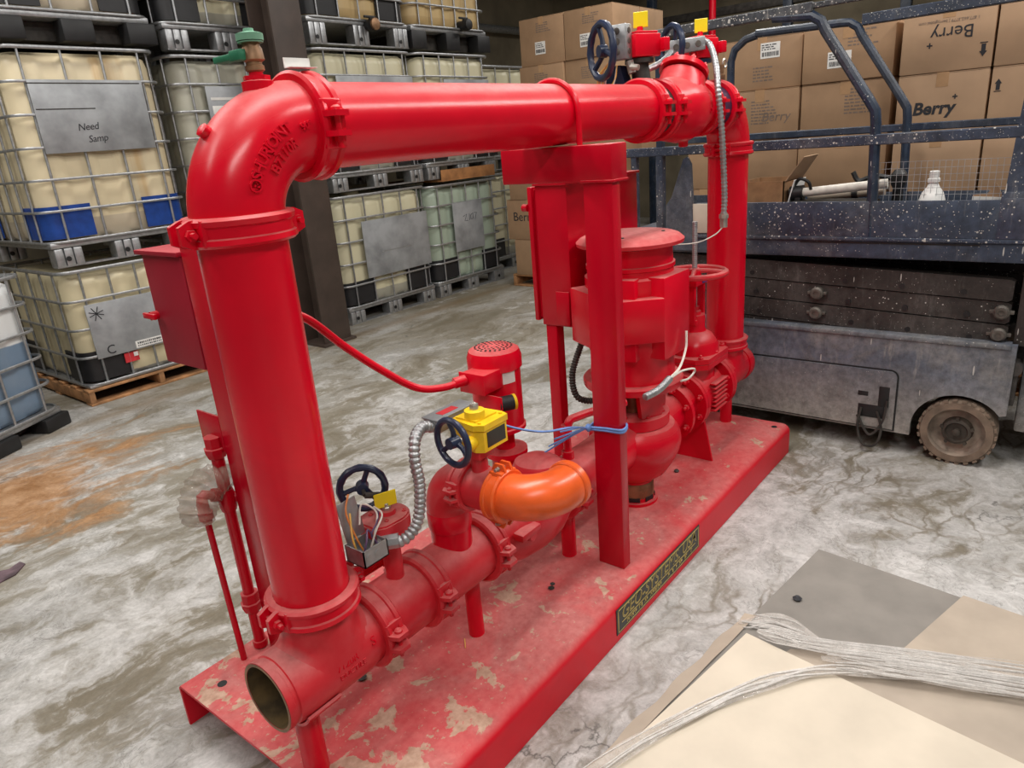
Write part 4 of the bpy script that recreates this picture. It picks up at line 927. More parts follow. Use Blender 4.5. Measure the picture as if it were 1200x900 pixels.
# --- pipework loop
pp('riser_pipe', MB().cyl((XL, 0, 0.60), (XL, 0, 1.425), R6, n=48), 'red_clean')
pp('header_pipe', MB().cyl((-0.035, 0, ZH), (1.385, 0, ZH), R6, n=48), 'red')
pp('riser_pipe', MB().cyl((XR, 0, 0.575), (XR, 0, 1.43), R6, n=48), 'red_clean')
RB = 0.165; ec = Vector((XL+RB, 0, ZH-RB))
el = MB().tube([(XL, 0, 1.415)]+arc(ec, RB, PI, PI/2, X_, Z_, 18)+[(-0.025, 0, ZH)], R6+0.003, 40)
el.lathe([(-0.01, 0.030), (0.018, 0.030), (0.02, 0.024)], (-0.119, 0, 1.672), Z_, 18)
e1 = pp('pipe_elbow', el, 'red', None, 'cast red elbow with raised lettering')
hexbolt(MB(), (0, 0, 0), X_)
part('elbow_plug', MB().lathe([(-0.005, 0.013), (0.012, 0.013), (0.014, 0.009)], (ec.x-math.cos(math.radians(40))*0.2525, 0, ec.z+math.sin(math.radians(40))*0.2525), (-math.cos(math.radians(40)), 0, math.sin(math.radians(40))), 12), 'red', e1)
def on_elbow(txt, size, across, th0, parent, space=1.0):
    vs, fs = text_geo(txt, size, 0.007, space=space, bold=0.0006); out = []
    r = R6+0.003
    for (x, y, z) in vs:
        th = math.radians(th0)-x/(RB+across*0.8); ph = PI/2-(across+y)/r
        er = Vector((math.cos(th), 0, math.sin(th))); rr = r+z*0.6+0.0005
        p = ec+er*(RB+rr*math.cos(ph))+Vector((0, -1, 0))*(rr*math.sin(ph)); out.append(p)
    return part('raised_lettering', MB().add(out, fs), 'red_clean', parent, None, 0)
on_elbow('SHURJOINT', 0.0275, 0.017, 135, e1, 0.86)
on_elbow('B7110R', 0.0265, -0.013, 131, e1, 0.98)
on_elbow('\u00ae', 0.030, 0.015, 159, e1)
on_elbow('90\u00b0', 0.018, 0.004, 104, e1)
coupling((XL, 0, 1.43), Z_, (-1, 0.06, 0), label='red coupling under the cast elbow')
coupling((-0.03, 0, ZH), X_, (0, -1, 0))
coupling((1.385, 0, ZH), X_, (0, -1, 0), blen=0.05)
coupling((1.505, 0, ZH), X_, (0, -1, 0), blen=0.05)
coupling((1.845, 0, ZH), X_, (0, -1, 0), blen=0.05)
coupling((2.01, 0, ZH), X_, (0, -1, 0), blen=0.05)
coupling((XR, 0, 1.435), Z_, (-1, 0, 0))
coupling((XR, 0, 0.565), Z_, (-1, 0, 0))
coupling((XL, 0, 0.592), Z_, (-1, 0.05, 0))
# vent valve on top of the elbow
vv = pp('vent_valve', MB().lathe([(0, 0.026), (0.022, 0.027), (0.024, 0.021), (0.034, 0.019), (0.036, 0.013), (0.050, 0.013)], (-0.137, 0, 1.69), Z_, 18).lathe([(0, 0.0255), (0.012, 0.0255)], (-0.137, 0, 1.716), Z_, 8), 'red')
part('valve_body', MB().lathe([(0, 0.013), (0.004, 0.018), (0.016, 0.018), (0.019, 0.015), (0.026, 0.015), (0.032, 0.021), (0.062, 0.019), (0.066, 0.0165), (0.085, 0.0165)], (-0.137, 0, 1.738), Z_, 16), 'bronze', vv, 'tarnished bronze valve body')
part('valve_handle', MB().box((-0.168, 0.012, 1.773), (-0.142, 0.09, 1.792), 0.004).box((-0.17, -0.006, 1.768), (-0.15, 0.03, 1.798), 0.004), 'green', vv, 'green lever handle')
part('valve_cap', MB().lathe([(0, 0.025), (0.018, 0.025), (0.02, 0.021), (0.024, 0.010), (0.032, 0.009)], (-0.137, 0, 1.82), Z_, 14).lathe([(-0.003, 0.0235), (0, 0.0235)], (-0.137, 0, 1.818), Z_, 14), 'pale_green', vv, 'weathered pale green cap')
for o_ in [vv]+list(vv.children):
    for q in o_.data.vertices:
        q.co.x += 0.018
        q.co.z = 1.675+(q.co.z-1.69)*0.66
# --- lower tee with the open end
R7 = R6+0.005
tee = MB().lathe([(0, R6+0.001), (0.016, R6+0.001), (0.018, R6-0.003), (0.027, R6-0.003), (0.029, R6+0.001), (0.05, R7), (0.24, R7), (0.262, R6), (0.285, R6)], (-0.375, 0, ZS), X_, 48, caps=False)
tee.lathe([(0, R6+0.001), (0, R6-0.009)], (-0.375, 0, ZS), X_, 48, caps=False)
def saddle(mb, cx, r, ztop, R, blend=0.022, n=48):
    """branch that flows out of a horizontal pipe (axis x, height ZS, radius R) with a fillet"""
    rings = []
    for rr, lift in ((r+blend, -0.002), (r+blend*0.45, 0.006), (r+blend*0.12, 0.018), (r, 0.034)):
        ring = []
        for k in range(n):
            a = 2*PI*k/n; x, y = rr*math.cos(a), rr*math.sin(a)
            yy = max(-R*0.985, min(R*0.985, y)); ring.append((cx+x, yy if rr > r else y, ZS+math.sqrt(R*R-yy*yy)+lift))
        rings.append(ring)
    rings.append([(cx+r*math.cos(2*PI*k/n), r*math.sin(2*PI*k/n), ztop) for k in range(n)])
    vs = [p for q in rings for p in q]; m = len(rings)
    mb.add(vs, [(i*n+k, i*n+(k+1) % n, (i+1)*n+(k+1) % n, (i+1)*n+k) for i in range(m-1) for k in range(n)])
saddle(tee, XL, R6, 0.58, R7)
tee_o = pp('pipe_tee', tee, 'red_dusty', None, 'cast red tee with one open end')
part('tee_bore', MB().lathe([(0.0005, R6-0.008), (0.25, R6-0.014), (0.26, 0.001)], (-0.375, 0, ZS), X_, 40, caps=False), 'rust', tee_o, 'rusty brown inside of the open pipe end')
part('rim_wear', MB().lathe([(-0.0008, R6-0.0085), (-0.0008, R6-0.001)], (-0.375, 0, ZS), X_, 48, caps=False), 'bronze', tee_o, 'bare worn rim')
def on_pipe(txt, size, x, ang, parent, extr=0.003):
    vs, fs = text_geo(txt, size, extr); out = []
    for (a, b, c) in vs:
        q = math.radians(ang)-b/R7; rr = R7+c*0.6+0.0004
        out.append((x+a, -rr*math.sin(q), ZS+rr*math.cos(q)))
    part('raised_lettering', MB().add(out, fs), 'red_clean', parent, None, 0)
on_pipe('S', 0.032, -0.135, 72, tee_o); on_pipe('7120R', 0.024, -0.215, 76, tee_o); on_pipe('DUCTILE', 0.019, -0.205, 92, tee_o); on_pipe('UL', 0.02, -0.225, 58, tee_o)
# saddle and legs
def leg(x, r, y=0.0, top=None):
    return pp('support_leg', MB().cyl((x, y, ZD), (x, y, (top or ZS-R6)+0.01), r, n=20), 'red_clean')
sad = pp('pipe_saddle', MB().prism([((R7+0.002)*math.cos(a), (R7+0.002)*math.sin(a)) for a in [PI*1.02+PI*0.82*k/14 for k in range(15)]]+[((R7+0.009)*math.cos(a), (R7+0.009)*math.sin(a)) for a in [PI*1.84-PI*0.82*k/14 for k in range(15)]], -0.335, -0.245, frame((0, 0, ZS), (0, -1, 0), Z_, X_)), 'red')
sad.data.transform(Matrix.Identity(4))
leg(-0.295, 0.030); leg(0.30, 0.024); leg(0.805, 0.026); leg(2.20, 0.028)
# --- suction run: butterfly valve body, spool, check valve, pipe to pump
coupling((-0.075, 0, ZS), X_, (0, -1, 0), mat='red_dusty'); coupling((0.105, 0, ZS), X_, (0, -1, 0), mat='red_dusty'); coupling((0.352, 0, ZS), X_, (0, -1, 0), mat='red_dusty'); coupling((0.765, 0, ZS), X_, (0, -1, 0), mat='red_dusty')
bv0 = pp('butterfly_valve', MB().lathe([(-0.10, R6), (-0.085, R6), (-0.08, R6+0.003), (0.07, R6+0.003), (0.075, R6), (0.10, R6)], (0.015, 0, ZS), X_, 44, caps=False).cyl((0.027, 0, ZS+0.07), (0.027, 0, 0.61), 0.024, n=20), 'red_dusty')
gear = MB()
gpoly = [(0.056*math.cos(a), 0.056*math.sin(a)) for a in [-PI*0.55+PI*1.1*k/12 for k in range(13)]]+[(-0.055, 0.05), (-0.075, 0.03), (-0.075, -0.035), (-0.05, -0.052)]
gear.prism(gpoly, 0.655, 0.682, Matrix.Translation((0.032, 0, 0))).prism([(a*0.93, b*0.93) for a, b in gpoly], 0.682, 0.687, Matrix.Translation((0.032, 0, 0)))
gear.lathe([(0, 0.026), (0.025, 0.05), (0.05, 0.053)], (0.032, 0, 0.605), Z_, 22).lathe([(0, 0.022), (0.01, 0.02)], (0.032, 0, 0.687), Z_, 18)
for k in range(4): hexbolt(gear, (0.032+0.042*math.cos(0.8+k*PI/2), 0.042*math.sin(0.8+k*PI/2), 0.687), Z_, 0.006, 0.004, 0.001)
g0 = part('valve_gearbox', gear, 'red_dusty', bv0)
def flag_part(parent, c, w, h, dirv, name='position_flag'):
    dv = Vector(dirv).normalized(); nv = Vector((-dv.y, dv.x, 0))
    o = part(name, MB().box((-w/2, -0.002, 0), (w/2, 0.002, h), 0.0018, 0, frame(c, dv, nv, Z_)), 'flag', parent, 'yellow valve position flag', 0)
    return o
flag_part(bv0, (0.032, 0, 0.705), 0.058, 0.040, (0.9, -0.35, 0.0))
part('stem_nut', hexbolt(MB(), (0.032, 0, 0.697), Z_, 0.011, 0.009, 0.006), 'bolt', bv0)
def handwheel(parent, c, axis, r, mat='navy', tr=0.0085, spokes=3, scal=True, rot=0.5, shaft=None, name='handwheel'):
    ax = Vector(axis).normalized(); t = Vector((0, 0, 1)) if abs(ax.z) < 0.9 else Vector((1, 0, 0)); e1 = ax.cross(t).normalized(); e2 = ax.cross(e1); c = Vector(c)
    mb = MB(); n = 36
    mb.tube([c+(e1*math.cos(2*PI*k/n)+e2*math.sin(2*PI*k/n))*r for k in range(n)], [tr*(1.13 if (scal and k % 3 == 0) else 1.0) for k in range(n)], 10, closed=True)
    for k in range(spokes):
        a = rot+2*PI*k/spokes; d = e1*math.cos(a)+e2*math.sin(a)
        mb.tube([c+ax*0.008+d*0.008, c+ax*0.008+d*r*0.45, c+d*r*0.97], [tr*0.95, tr*0.75, tr*0.8], 8)
    mb.lathe([(-0.012, tr*1.7), (0.016, tr*1.9), (0.02, tr*1.2)], c, ax, 14)
    o = part(name, mb, mat, parent)
    if shaft: part('gear_shaft', MB().cyl(c, c+ax*shaft, 0.0055, n=10), 'bolt' if mat != 'navy' else 'dark_iron', parent)
    return o
handwheel(bv0, (0.010, 0.055, 0.752), (0.62, 0.78, 0.0), 0.056, 'navy', 0.009, 3, True, 0.9)
part('gear_shaft', MB().cyl((0.010, 0.055, 0.752), (-0.005, 0.03, 0.745), 0.0055, n=10).cyl((-0.005, 0.03, 0.745), (0.03, 0.012, 0.735), 0.008, n=10), 'dark_iron', bv0)
# open junction box with loose wires
jb = MB(); th = 0.003; bx0, bx1, by0, by1, bz0, bz1 = -0.112, -0.038, -0.072, -0.005, 0.628, 0.672
jb.box((bx0, by0, bz0), (bx1, by1, bz0+th)).box((bx0, by0, bz0), (bx1, by0+th, bz1)).box((bx0, by1-th, bz0), (bx1, by1, bz1)).box((bx0, by0, bz0), (bx0+th, by1, bz1)).box((bx1-th, by0, bz0), (bx1, by1, bz1))
for q in (-0.095, -0.07): jb.cyl((q, by0-0.001, 0.65), (q, by0+0.001, 0.65), 0.010, n=12)
j0 = part('junction_box', jb, 'galv', bv0, 'open grey metal junction box')
W0 = [('wire_orange', [(-0.07, -0.03, 0.61), (-0.085, -0.025, 0.66), (-0.085, 0.0, 0.72), (-0.06, 0.015, 0.755)]), ('wire_white', [(-0.06, -0.04, 0.61), (-0.05, -0.05, 0.665), (-0.02, -0.03, 0.70), (-0.03, 0.01, 0.715), (-0.06, -0.01, 0.68)]),
      ('wire_purple', [(-0.04, -0.04, 0.625), (-0.06, -0.05, 0.665), (-0.035, -0.045, 0.685), (-0.01, -0.02, 0.70), (-0.03, 0.02, 0.71)]), ('wire_purple', [(-0.10, -0.05, 0.61), (-0.085, -0.06, 0.66), (-0.06, -0.04, 0.675), (-0.05, -0.06, 0.63)]),
      ('wire_yellow', [(-0.09, -0.03, 0.61), (-0.10, -0.03, 0.67), (-0.075, 0.0, 0.715)]), ('wire_white', [(-0.08, -0.05, 0.61), (-0.055, -0.06, 0.672), (-0.02, -0.05, 0.70), (-0.01, -0.01, 0.705)])]
for mname, pts in W0: part('loose_wire', MB().tube(smooth_path([(a-0.004, b, c+0.024) for a, b, c in pts]), 0.0024, 6), mname, bv0)
part('box_lid', MB().box((-0.105, -0.002, 0.672), (-0.043, 0.002, 0.768), 0.001, 0, Matrix.Translation((-0.075, -0.003, 0.672)) @ Matrix.Rotation(-0.22, 4, 'X') @ Matrix.Rotation(0.12, 4, 'Z') @ Matrix.Translation((0.075, 0.0, -0.672))), 'galv', bv0, 'open grey box lid')
def flex(path, r, pitch=0.011, n=12, depth=0.26):
    P = smooth_path(path, 24); acc = [0]
    for i in range(1, len(P)): acc.append(acc[-1]+(P[i]-P[i-1]).length)
    tot = acc[-1]; m = max(4, int(tot/(pitch/4))); out = []; rr = []; j = 0
    for k in range(m+1):
        d = tot*k/m
        while j < len(P)-2 and acc[j+1] < d: j += 1
        f = (d-acc[j])/max(1e-9, acc[j+1]-acc[j]); out.append(P[j].lerp(P[j+1], min(1, f))); rr.append(r*(1-depth*(1 if k % 4 == 0 else (0.35 if k % 2 else 0))))
    return MB().tube(out, rr, n)
cf = flex([(-0.034, -0.045, 0.648), (0.002, -0.085, 0.652), (0.042, -0.10, 0.69), (0.062, -0.10, 0.775), (0.062, -0.095, 0.84), (0.085, -0.08, 0.885), (0.135, -0.055, 0.892), (0.172, -0.05, 0.878)], 0.0155, 0.013)
pp('flexible_conduit', cf, 'galv', None, 'ribbed steel conduit between the two lower valves', 60)
pp('conduit_fitting', MB().cyl((-0.038, -0.04, 0.648), (-0.005, -0.075, 0.651), 0.019, n=8), 'galv')
pp('pipe_spool', MB().cyl((0.13, 0, ZS), (0.335, 0, ZS), R6, n=44), 'red_dusty')
# check valve body under the orange elbow
cv = MB().lathe([(0.375, R6), (0.40, R6+0.004), (0.47, 0.112), (0.56, 0.122), (0.64, 0.115), (0.71, R6+0.006), (0.74, R6)], (0, 0, ZS), X_, 40, caps=False)
cv.lathe([(0, 0.085), (0.06, 0.085), (0.085, 0.074), (0.10, 0.045), (0.105, 0.001)], (0.655, 0, ZS+0.065), (0.05, 0, 1), 28)
pp('check_valve', cv, 'red_dusty'); pp('valve_boss', MB().lathe([(0, 0.02), (0.02, 0.02), (0.024, 0.016)], (0.45, -0.105, ZS+0.02), (0, -1, 0.15), 14).box((0.40, -0.13, ZS+0.02), (0.49, -0.09, ZS+0.045), 0.006), 'red_dusty')
pp('suction_pipe', MB().cyl((0.74, 0, ZS), (1.16, 0, ZS), R6+0.004, n=44), 'red_dusty')
# small sensing riser on the suction pipe
sr = MB().cyl((0.83, 0, ZS+0.07), (0.83, 0, ZS+0.115), 0.021, n=14).cyl((0.83, 0, ZS+0.1), (0.83, 0, 0.62), 0.0135, n=14).lathe([(0, 0.018), (0.03, 0.018)], (0.83, 0, 0.60), Z_, 14)
sr.tube([(0.83, 0, 0.625)]+arc((0.852, -0.012, 0.625), 0.022, PI, PI/2, (0.9, -0.3, 0), Z_, 6)+[(0.90, -0.035, 0.652), (1.05, -0.10, 0.652)], 0.0145, 12)
pp('sensing_pipe', sr, 'red')
# --- branch: neck, red elbow, valve pipe, orange elbow
XB = 0.244; ZB = 0.695; R4 = 0.057
nk = MB().cyl((XB, 0, ZS+0.05), (XB, 0, 0.61), R4, n=32).lathe([(0.0, R4+0.003), (0.012, R4+0.005), (0.05, R4+0.005), (0.06, R4+0.001)], (XB, 0, 0.545), Z_, 32, caps=False)
pp('branch_neck', nk, 'red_clean')
eb = arc((XB, -0.088, 0.607), 0.088, 0, PI/2, (0, 1, 0), Z_, 12)
pp('pipe_elbow', MB().tube([(XB, 0, 0.59)]+eb+[(XB, -0.10, ZB)], R4+0.003, 32), 'red_dusty')
coupling((XB, -0.088, ZB), (0, -1, 0), (-1, 0, 0), R4, 0.022, 'red_dusty')
bvb = pp('butterfly_valve', MB().cyl((XB, -0.10, ZB), (XB, -0.205, ZB), R4, n=32).cyl((XB, -0.135, ZB+0.04), (XB, -0.135, 0.80), 0.022, n=16).box((XB-0.03, -0.165, 0.79), (XB+0.03, -0.105, 0.815), 0.004), 'red_dusty')
coupling((XB, -0.205, ZB), (0, -1, 0), (0.10, 0, 1), R4, 0.022, 'orange', 'orange coupling with bare steel bolts', bmat='bolt')
oc = Vector((XB+0.105, -0.215, ZB))
oe = MB().tube([(XB, -0.195, ZB)]+arc(oc, 0.105, PI, PI*1.5, X_, Y_, 16)+[(XB+0.125, -0.32, ZB)], R4+0.002, 36)
oe.lathe([(0, R4+0.003), (0.004, R4+0.007), (0.020, R4+0.007), (0.022, R4-0.004), (0.0225, R4-0.02)], (XB+0.118, -0.32, ZB), X_, 36, caps=False).lathe([(0.0, R4+0.001), (0.0, 0.0001)], (XB+0.122, -0.32, ZB), X_, 36)
pp('pipe_elbow', oe, 'orange', None, 'bright orange elbow')
# yellow gear operator
yg = MB(); gx0, gx1, gy0, gy1 = 0.203, 0.305, -0.185, -0.085
yg.prism([(gx0, gy0+0.02), (gx0+0.012, gy0), (gx1, gy0), (gx1+0.006, gy0+0.02), (gx1, gy1), (gx0+0.01, gy1)], 0.818, 0.873)
yg.prism([(gx0-0.003, gy0+0.02), (gx0+0.012, gy0-0.004), (gx1+0.002, gy0-0.004), (gx1+0.01, gy0+0.02), (gx1+0.003, gy1+0.003), (gx0+0.008, gy1+0.003)], 0.876, 0.892)
yg.prism([(gx0+0.015, gy0+0.025), (gx1-0.01, gy0+0.022), (gx1-0.01, gy1-0.012), (gx0+0.015, gy1-0.012)], 0.892, 0.897)
yg.lathe([(0, 0.027), (0.02, 0.026), (0.022, 0.02)], (XB, -0.135, 0.895), Z_, 20)
yg.lathe([(0, 0.018), (0.025, 0.018)], (gx0-0.02, -0.155, 0.845), X_, 14)
for (a, b) in ((gx0+0.016, gy0+0.014), (gx1-0.006, gy0+0.012), (gx0+0.02, gy1-0.008), (gx1-0.006, gy1-0.008)): yg.lathe([(0, 0.005), (0.004, 0.005)], (a, b, 0.892), Z_, 8)
g1 = part('valve_gearbox', yg, 'yellow', bvb, 'yellow gear operator')
part('data_plate', MB().box((gx0+0.024, gy0-0.0015, 0.828), (gx1-0.008, gy0+0.001, 0.868)), 'plate_black', bvb, 'black data plate')
part('stem_nut', hexbolt(MB(), (XB, -0.135, 0.917), Z_, 0.012, 0.014, 0.002), 'bolt', bvb)
handwheel(bvb, (0.150, -0.140, 0.862), (1, -0.12, 0), 0.058, 'navy', 0.0085, 3, False, 0.4)
part('gear_shaft', MB().cyl((0.15, -0.14, 0.862), (0.21, -0.15, 0.856), 0.0065, n=10), 'bolt', bvb, 'bright steel shaft')
jbx = part('junction_box', MB().box((0.172, -0.072, 0.862), (0.312, -0.022, 0.896), 0.003), 'galv', bvb, 'closed grey junction box')
part('box_lid', MB().box((0.169, -0.075, 0.896), (0.315, -0.019, 0.900), 0.001), 'galv_label', bvb)
part('warning_label', MB().box((0.205, -0.06, 0.900), (0.265, -0.035, 0.9008)), 'red_ink', bvb, 'small red warning label')
# --- pump column at x=1.30
PX = 1.285
pmp = pp('pump_casing', MB().lathe([(0, 0.088), (0.012, 0.088), (0.012, 0.074), (0.10, 0.070)], (PX, 0, ZD), Z_, 36).lathe([(0.24, 0.07), (0.28, 0.125), (0.33, 0.155), (0.375, 0.176), (0.41, 0.181), (0.445, 0.176), (0.475, 0.155), (0.485, 0.12)], (PX, 0, 0), Z_, 44, caps=False)
     .lathe([(0.0, 0.11), (0.14, 0.10), (0.20, 0.095)], (PX+0.06, -0.0, ZS), X_, 32, caps=False).lathe([(0, 0.10), (0.20, 0.09)], (PX-0.05, 0, ZS), (-1, 0, 0), 30, caps=False), 'red')
pr = MB().lathe([(0.478, 0.118), (0.484, 0.136), (0.525, 0.136), (0.53, 0.128), (0.53, 0.05)], (PX, 0, 0), Z_, 40, caps=False)
ringp = part('casing_ring', pr, 'red', pmp)
for k in range(8):
    a = 0.2+2*PI*k/8; part('nut', hexbolt(MB(), (PX+0.112*math.cos(a), 0.112*math.sin(a), 0.53), Z_, 0.012, 0.01, 0.006), 'red', ringp)
part('foot_collar', MB().lathe([(0.163, 0.071), (0.17, 0.0735), (0.225, 0.0735), (0.232, 0.071)], (PX, 0, 0), Z_, 30, caps=False), 'bronze', pmp, 'bare brown band above the foot')
for k in range(7): 
    a = k*2*PI/7; part('foot_slot', MB().box((-0.002, -0.022, 0.158), (0.002, 0.022, 0.176), 0.0015, 0, Matrix.Translation((PX+0.0725*math.cos(a), 0.0725*math.sin(a), 0)) @ Matrix.Rotation(a, 4, 'Z')), 'black', pmp)
lan = MB()
for k in range(4):
    a = PI/4+0.35+k*PI/2
    lan.prism([(-0.045, 0.53), (0.045, 0.53), (0.06, 0.645), (-0.06, 0.645)], -0.012, 0.012, Matrix.Translation((PX+0.105*math.cos(a), 0.105*math.sin(a), 0)) @ Matrix.Rotation(a+PI/2, 4, 'Z') @ Matrix.Rotation(PI/2, 4, 'X'))
lan.lathe([(0.53, 0.035), (0.66, 0.03)], (PX, 0, 0), Z_, 16)
lan_o = pp('lantern_frame', lan, 'red'); part('shaft_seal', MB().lathe([(0.53, 0.05), (0.57, 0.05), (0.6, 0.036), (0.63, 0.036)], (PX, 0, 0), Z_, 18), 'bronze', lan_o, 'brown shaft seal inside the frame')
pp('motor_flange', MB().lathe([(0.640, 0.15), (0.640, 0.184), (0.648, 0.188), (0.665, 0.188), (0.672, 0.182), (0.672, 0.165)], (PX, 0, 0), Z_, 44), 'red')
mo = MB().lathe([(0.672, 0.158), (0.70, 0.158), (0.76, 0.152), (0.80, 0.166), (1.055, 0.166), (1.062, 0.155), (1.082, 0.155), (1.085, 0.160), (1.098, 0.160), (1.10, 0.153), (1.155, 0.150)], (PX, 0, 0), Z_, 48)
def pad(ang, w, z0, z1, r0, r1):
    M = Matrix.Translation((PX, 0, 0)) @ Matrix.Rotation(ang, 4, 'Z')
    mo.box((r0, -w/2, z0), (r1, w/2, z1), 0.004, 0, M)
A0 = math.atan2(-0.56, -1.0)
pad(A0+0.20, 0.15, 0.845, 1.0, 0.10, 0.205); pad(A0+1.05, 0.19, 0.775, 1.066, 0.10, 0.186); pad(A0-1.02, 0.17, 0.82, 1.02, 0.10, 0.205); pad(A0-0.35, 0.16, 0.775, 1.066, 0.1, 0.178)
pad(A0+2.0, 0.12, 0.80, 1.04, 0.10, 0.20); pad(A0+3.0, 0.2, 0.775, 1.066, 0.1, 0.186)
motor = pp('pump_motor', mo, 'red')
part('motor_collar', MB().lathe([(1.12, 0.1515), (1.158, 0.1505)], (PX, 0, 0), Z_, 40, caps=False), 'red_clean', motor)
part('air_gap', MB().lathe([(1.155, 0.138), (1.172, 0.138)], (PX, 0, 0), Z_, 36), 'black', motor)
capm = part('motor_cap', MB().lathe([(1.162, 0.17), (1.166, 0.190), (1.178, 0.192), (1.192, 0.176), (1.198, 0.16), (1.199, 0.001)], (PX, 0, 0), Z_, 48), 'red_dusty', motor, 'dusty round motor cap')
for a in (A0-0.2, A0+1.7, A0+3.6): part('cap_screw', MB().lathe([(0, 0.007), (0.003, 0.006)], (PX+0.12*math.cos(a), 0.12*math.sin(a), 1.1985), Z_, 10), 'dark_iron', capm)
mc = flex([(1.00, -0.205, 0.705), (1.08, -0.215, 0.708), (1.165, -0.215, 0.722)], 0.0135, 0.011)
pp('motor_conduit', mc, 'galv', None, 'cut steel conduit with white leads in front of the motor', 60)
pp('motor_lead', MB().tube(smooth_path([(1.16, -0.215, 0.722), (1.24, -0.215, 0.74), (1.31, -0.205, 0.79), (1.325, -0.20, 0.85)]), 0.0045, 6).tube(smooth_path([(1.16, -0.215, 0.72), (1.24, -0.22, 0.725), (1.34, -0.22, 0.705), (1.36, -0.215, 0.685), (1.31, -0.215, 0.675), (1.25, -0.215, 0.685)]), 0.004, 6), 'wire_white')
pp('motor_conduit', flex([(PX-0.10, 0.16, 0.80), (PX-0.17, 0.16, 0.70), (PX-0.19, 0.13, 0.62), (PX-0.15, 0.08, 0.60), (PX-0.12, 0.06, 0.63)], 0.013, 0.01), 'dark_iron', None, 'dark conduit loop behind the post', 60)
pp('motor_conduit', MB().tube(smooth_path([(PX+0.10, 0.14, 1.06), (PX+0.165, 0.10, 1.10), (PX+0.21, 0.08, 1.08), (PX+0.20, 0.10, 1.0)]), 0.014, 10), 'galv')
# --- discharge: spool, gate valve, tee, cap
def flange(x, s, r=0.132, t=0.022, parent=None):
    mb = MB().lathe([(0, 0.088), (0, r), (t, r), (t, 0.088)], (x, 0, ZS), (s, 0, 0), 40)
    for k in range(8):
        a = PI/8+2*PI*k/8
        hexbolt(mb, (x, 0.113*math.cos(a), ZS+0.113*math.sin(a)), (-s, 0, 0), 0.013, 0.012, 0.012)
    return pp('pipe_flange', mb, 'red_dusty' if False else 'red')
flange(1.535, 1); flange(1.665, 1); flange(1.69, 1); flange(1.95, 1); flange(1.975, 1)
pp('pipe_spool', MB().cyl((1.48, 0, ZS), (1.70, 0, ZS), R6+0.004, n=36), 'red')
GX = 1.83
gv = MB().lathe([(-0.14, 0.09), (-0.09, 0.10), (0, 0.118), (0.09, 0.10), (0.14, 0.09)], (GX, 0, ZS), X_, 32, caps=False)
gv.prism([(0.105*math.cos(a), 0.085*math.sin(a)) for a in [2*PI*k/24 for k in range(24)]], ZS, ZS+0.135, Matrix.Translation((GX, 0, 0)))
for k in range(7): gv.box((GX-0.05, -0.125+0.0*k, ZS-0.06+k*0.02), (GX+0.08, -0.095, ZS-0.053+k*0.02), 0.003)
gate = pp('gate_valve', gv, 'red')
gv = MB()
for z0, z1, s in ((0.565, 0.588, 1.0), (0.590, 0.612, 1.0)):
    gv.prism([(0.135*s*a, 0.112*s*b) for a, b in ((-1, -0.6), (-0.75, -1), (0.75, -1), (1, -0.6), (1, 0.6), (0.75, 1), (-0.75, 1), (-1, 0.6))], z0, z1, Matrix.Translation((GX, 0, 0)))
gv.lathe([(0.612, 0.105), (0.65, 0.102), (0.69, 0.075), (0.705, 0.05), (0.72, 0.045), (0.775, 0.045)], (GX, 0, 0), Z_, 28)
bon = part('valve_bonnet', gv, 'red', gate)
for (a, b) in ((-0.11, -0.08), (0, -0.098), (0.11, -0.08), (0.11, 0.08), (0, 0.098), (-0.11, 0.08)): part('nut', hexbolt(MB(), (GX+a, b, 0.612), Z_, 0.012, 0.01, 0.006), 'red', bon)
yk = MB()
for s in (1, -1): yk.box((GX+s*0.045-0.01, -0.026, 0.74), (GX+s*0.045+0.01, 0.026, 0.915), 0.004)
yk.box((GX-0.06, -0.035, 0.905), (GX+0.06, 0.035, 0.935), 0.005).box((GX-0.05, -0.03, 0.735), (GX+0.05, 0.03, 0.76), 0.004).lathe([(0.76, 0.028), (0.79, 0.028), (0.795, 0.02), (0.81, 0.02)], (GX, 0, 0), Z_, 16).lathe([(0.935, 0.03), (0.965, 0.026)], (GX, 0, 0), Z_, 16)
part('valve_yoke', yk, 'red', gate)
part('valve_stem', MB().tube([(GX, 0, 0.78+0.00425*k) for k in range(92)], [0.0115 if k % 2 else 0.0100 for k in range(92)], 12), 'galv', gate, 'grey threaded steel stem', 0)
handwheel(gate, (GX, 0, 0.955), (0, 0, 1), 0.128, 'red_dusty', 0.0125, 4, False, 0.35)
part('blue_tag', MB().box((GX+0.0, -0.037, 0.912), (GX+0.05, -0.034, 0.934)), 'blue_guard', gate, 'small blue sticker')
pp('support_plate', MB().prism([(-0.13, ZD), (0.10, ZD), (0.06, 0.33), (-0.09, 0.33)], 0, 0.010, YZ(1.735)), 'red')
tr_ = MB().lathe([(0, R6), (0.10, R7), (0.26, R7), (0.30, R6)], (1.985, 0, ZS), X_, 40, caps=False)
saddle(tr_, XR, R6, 0.56, R7)
tr_.lathe([(0, R7+0.002), (0.02, R7+0.006), (0.05, R7+0.004), (0.075, 0.075), (0.088, 0.05), (0.09, 0.001)], (2.27, 0, ZS), X_, 36)
pp('pipe_tee', tr_, 'red', None, 'red tee with a blank cap at the far end of the skid')
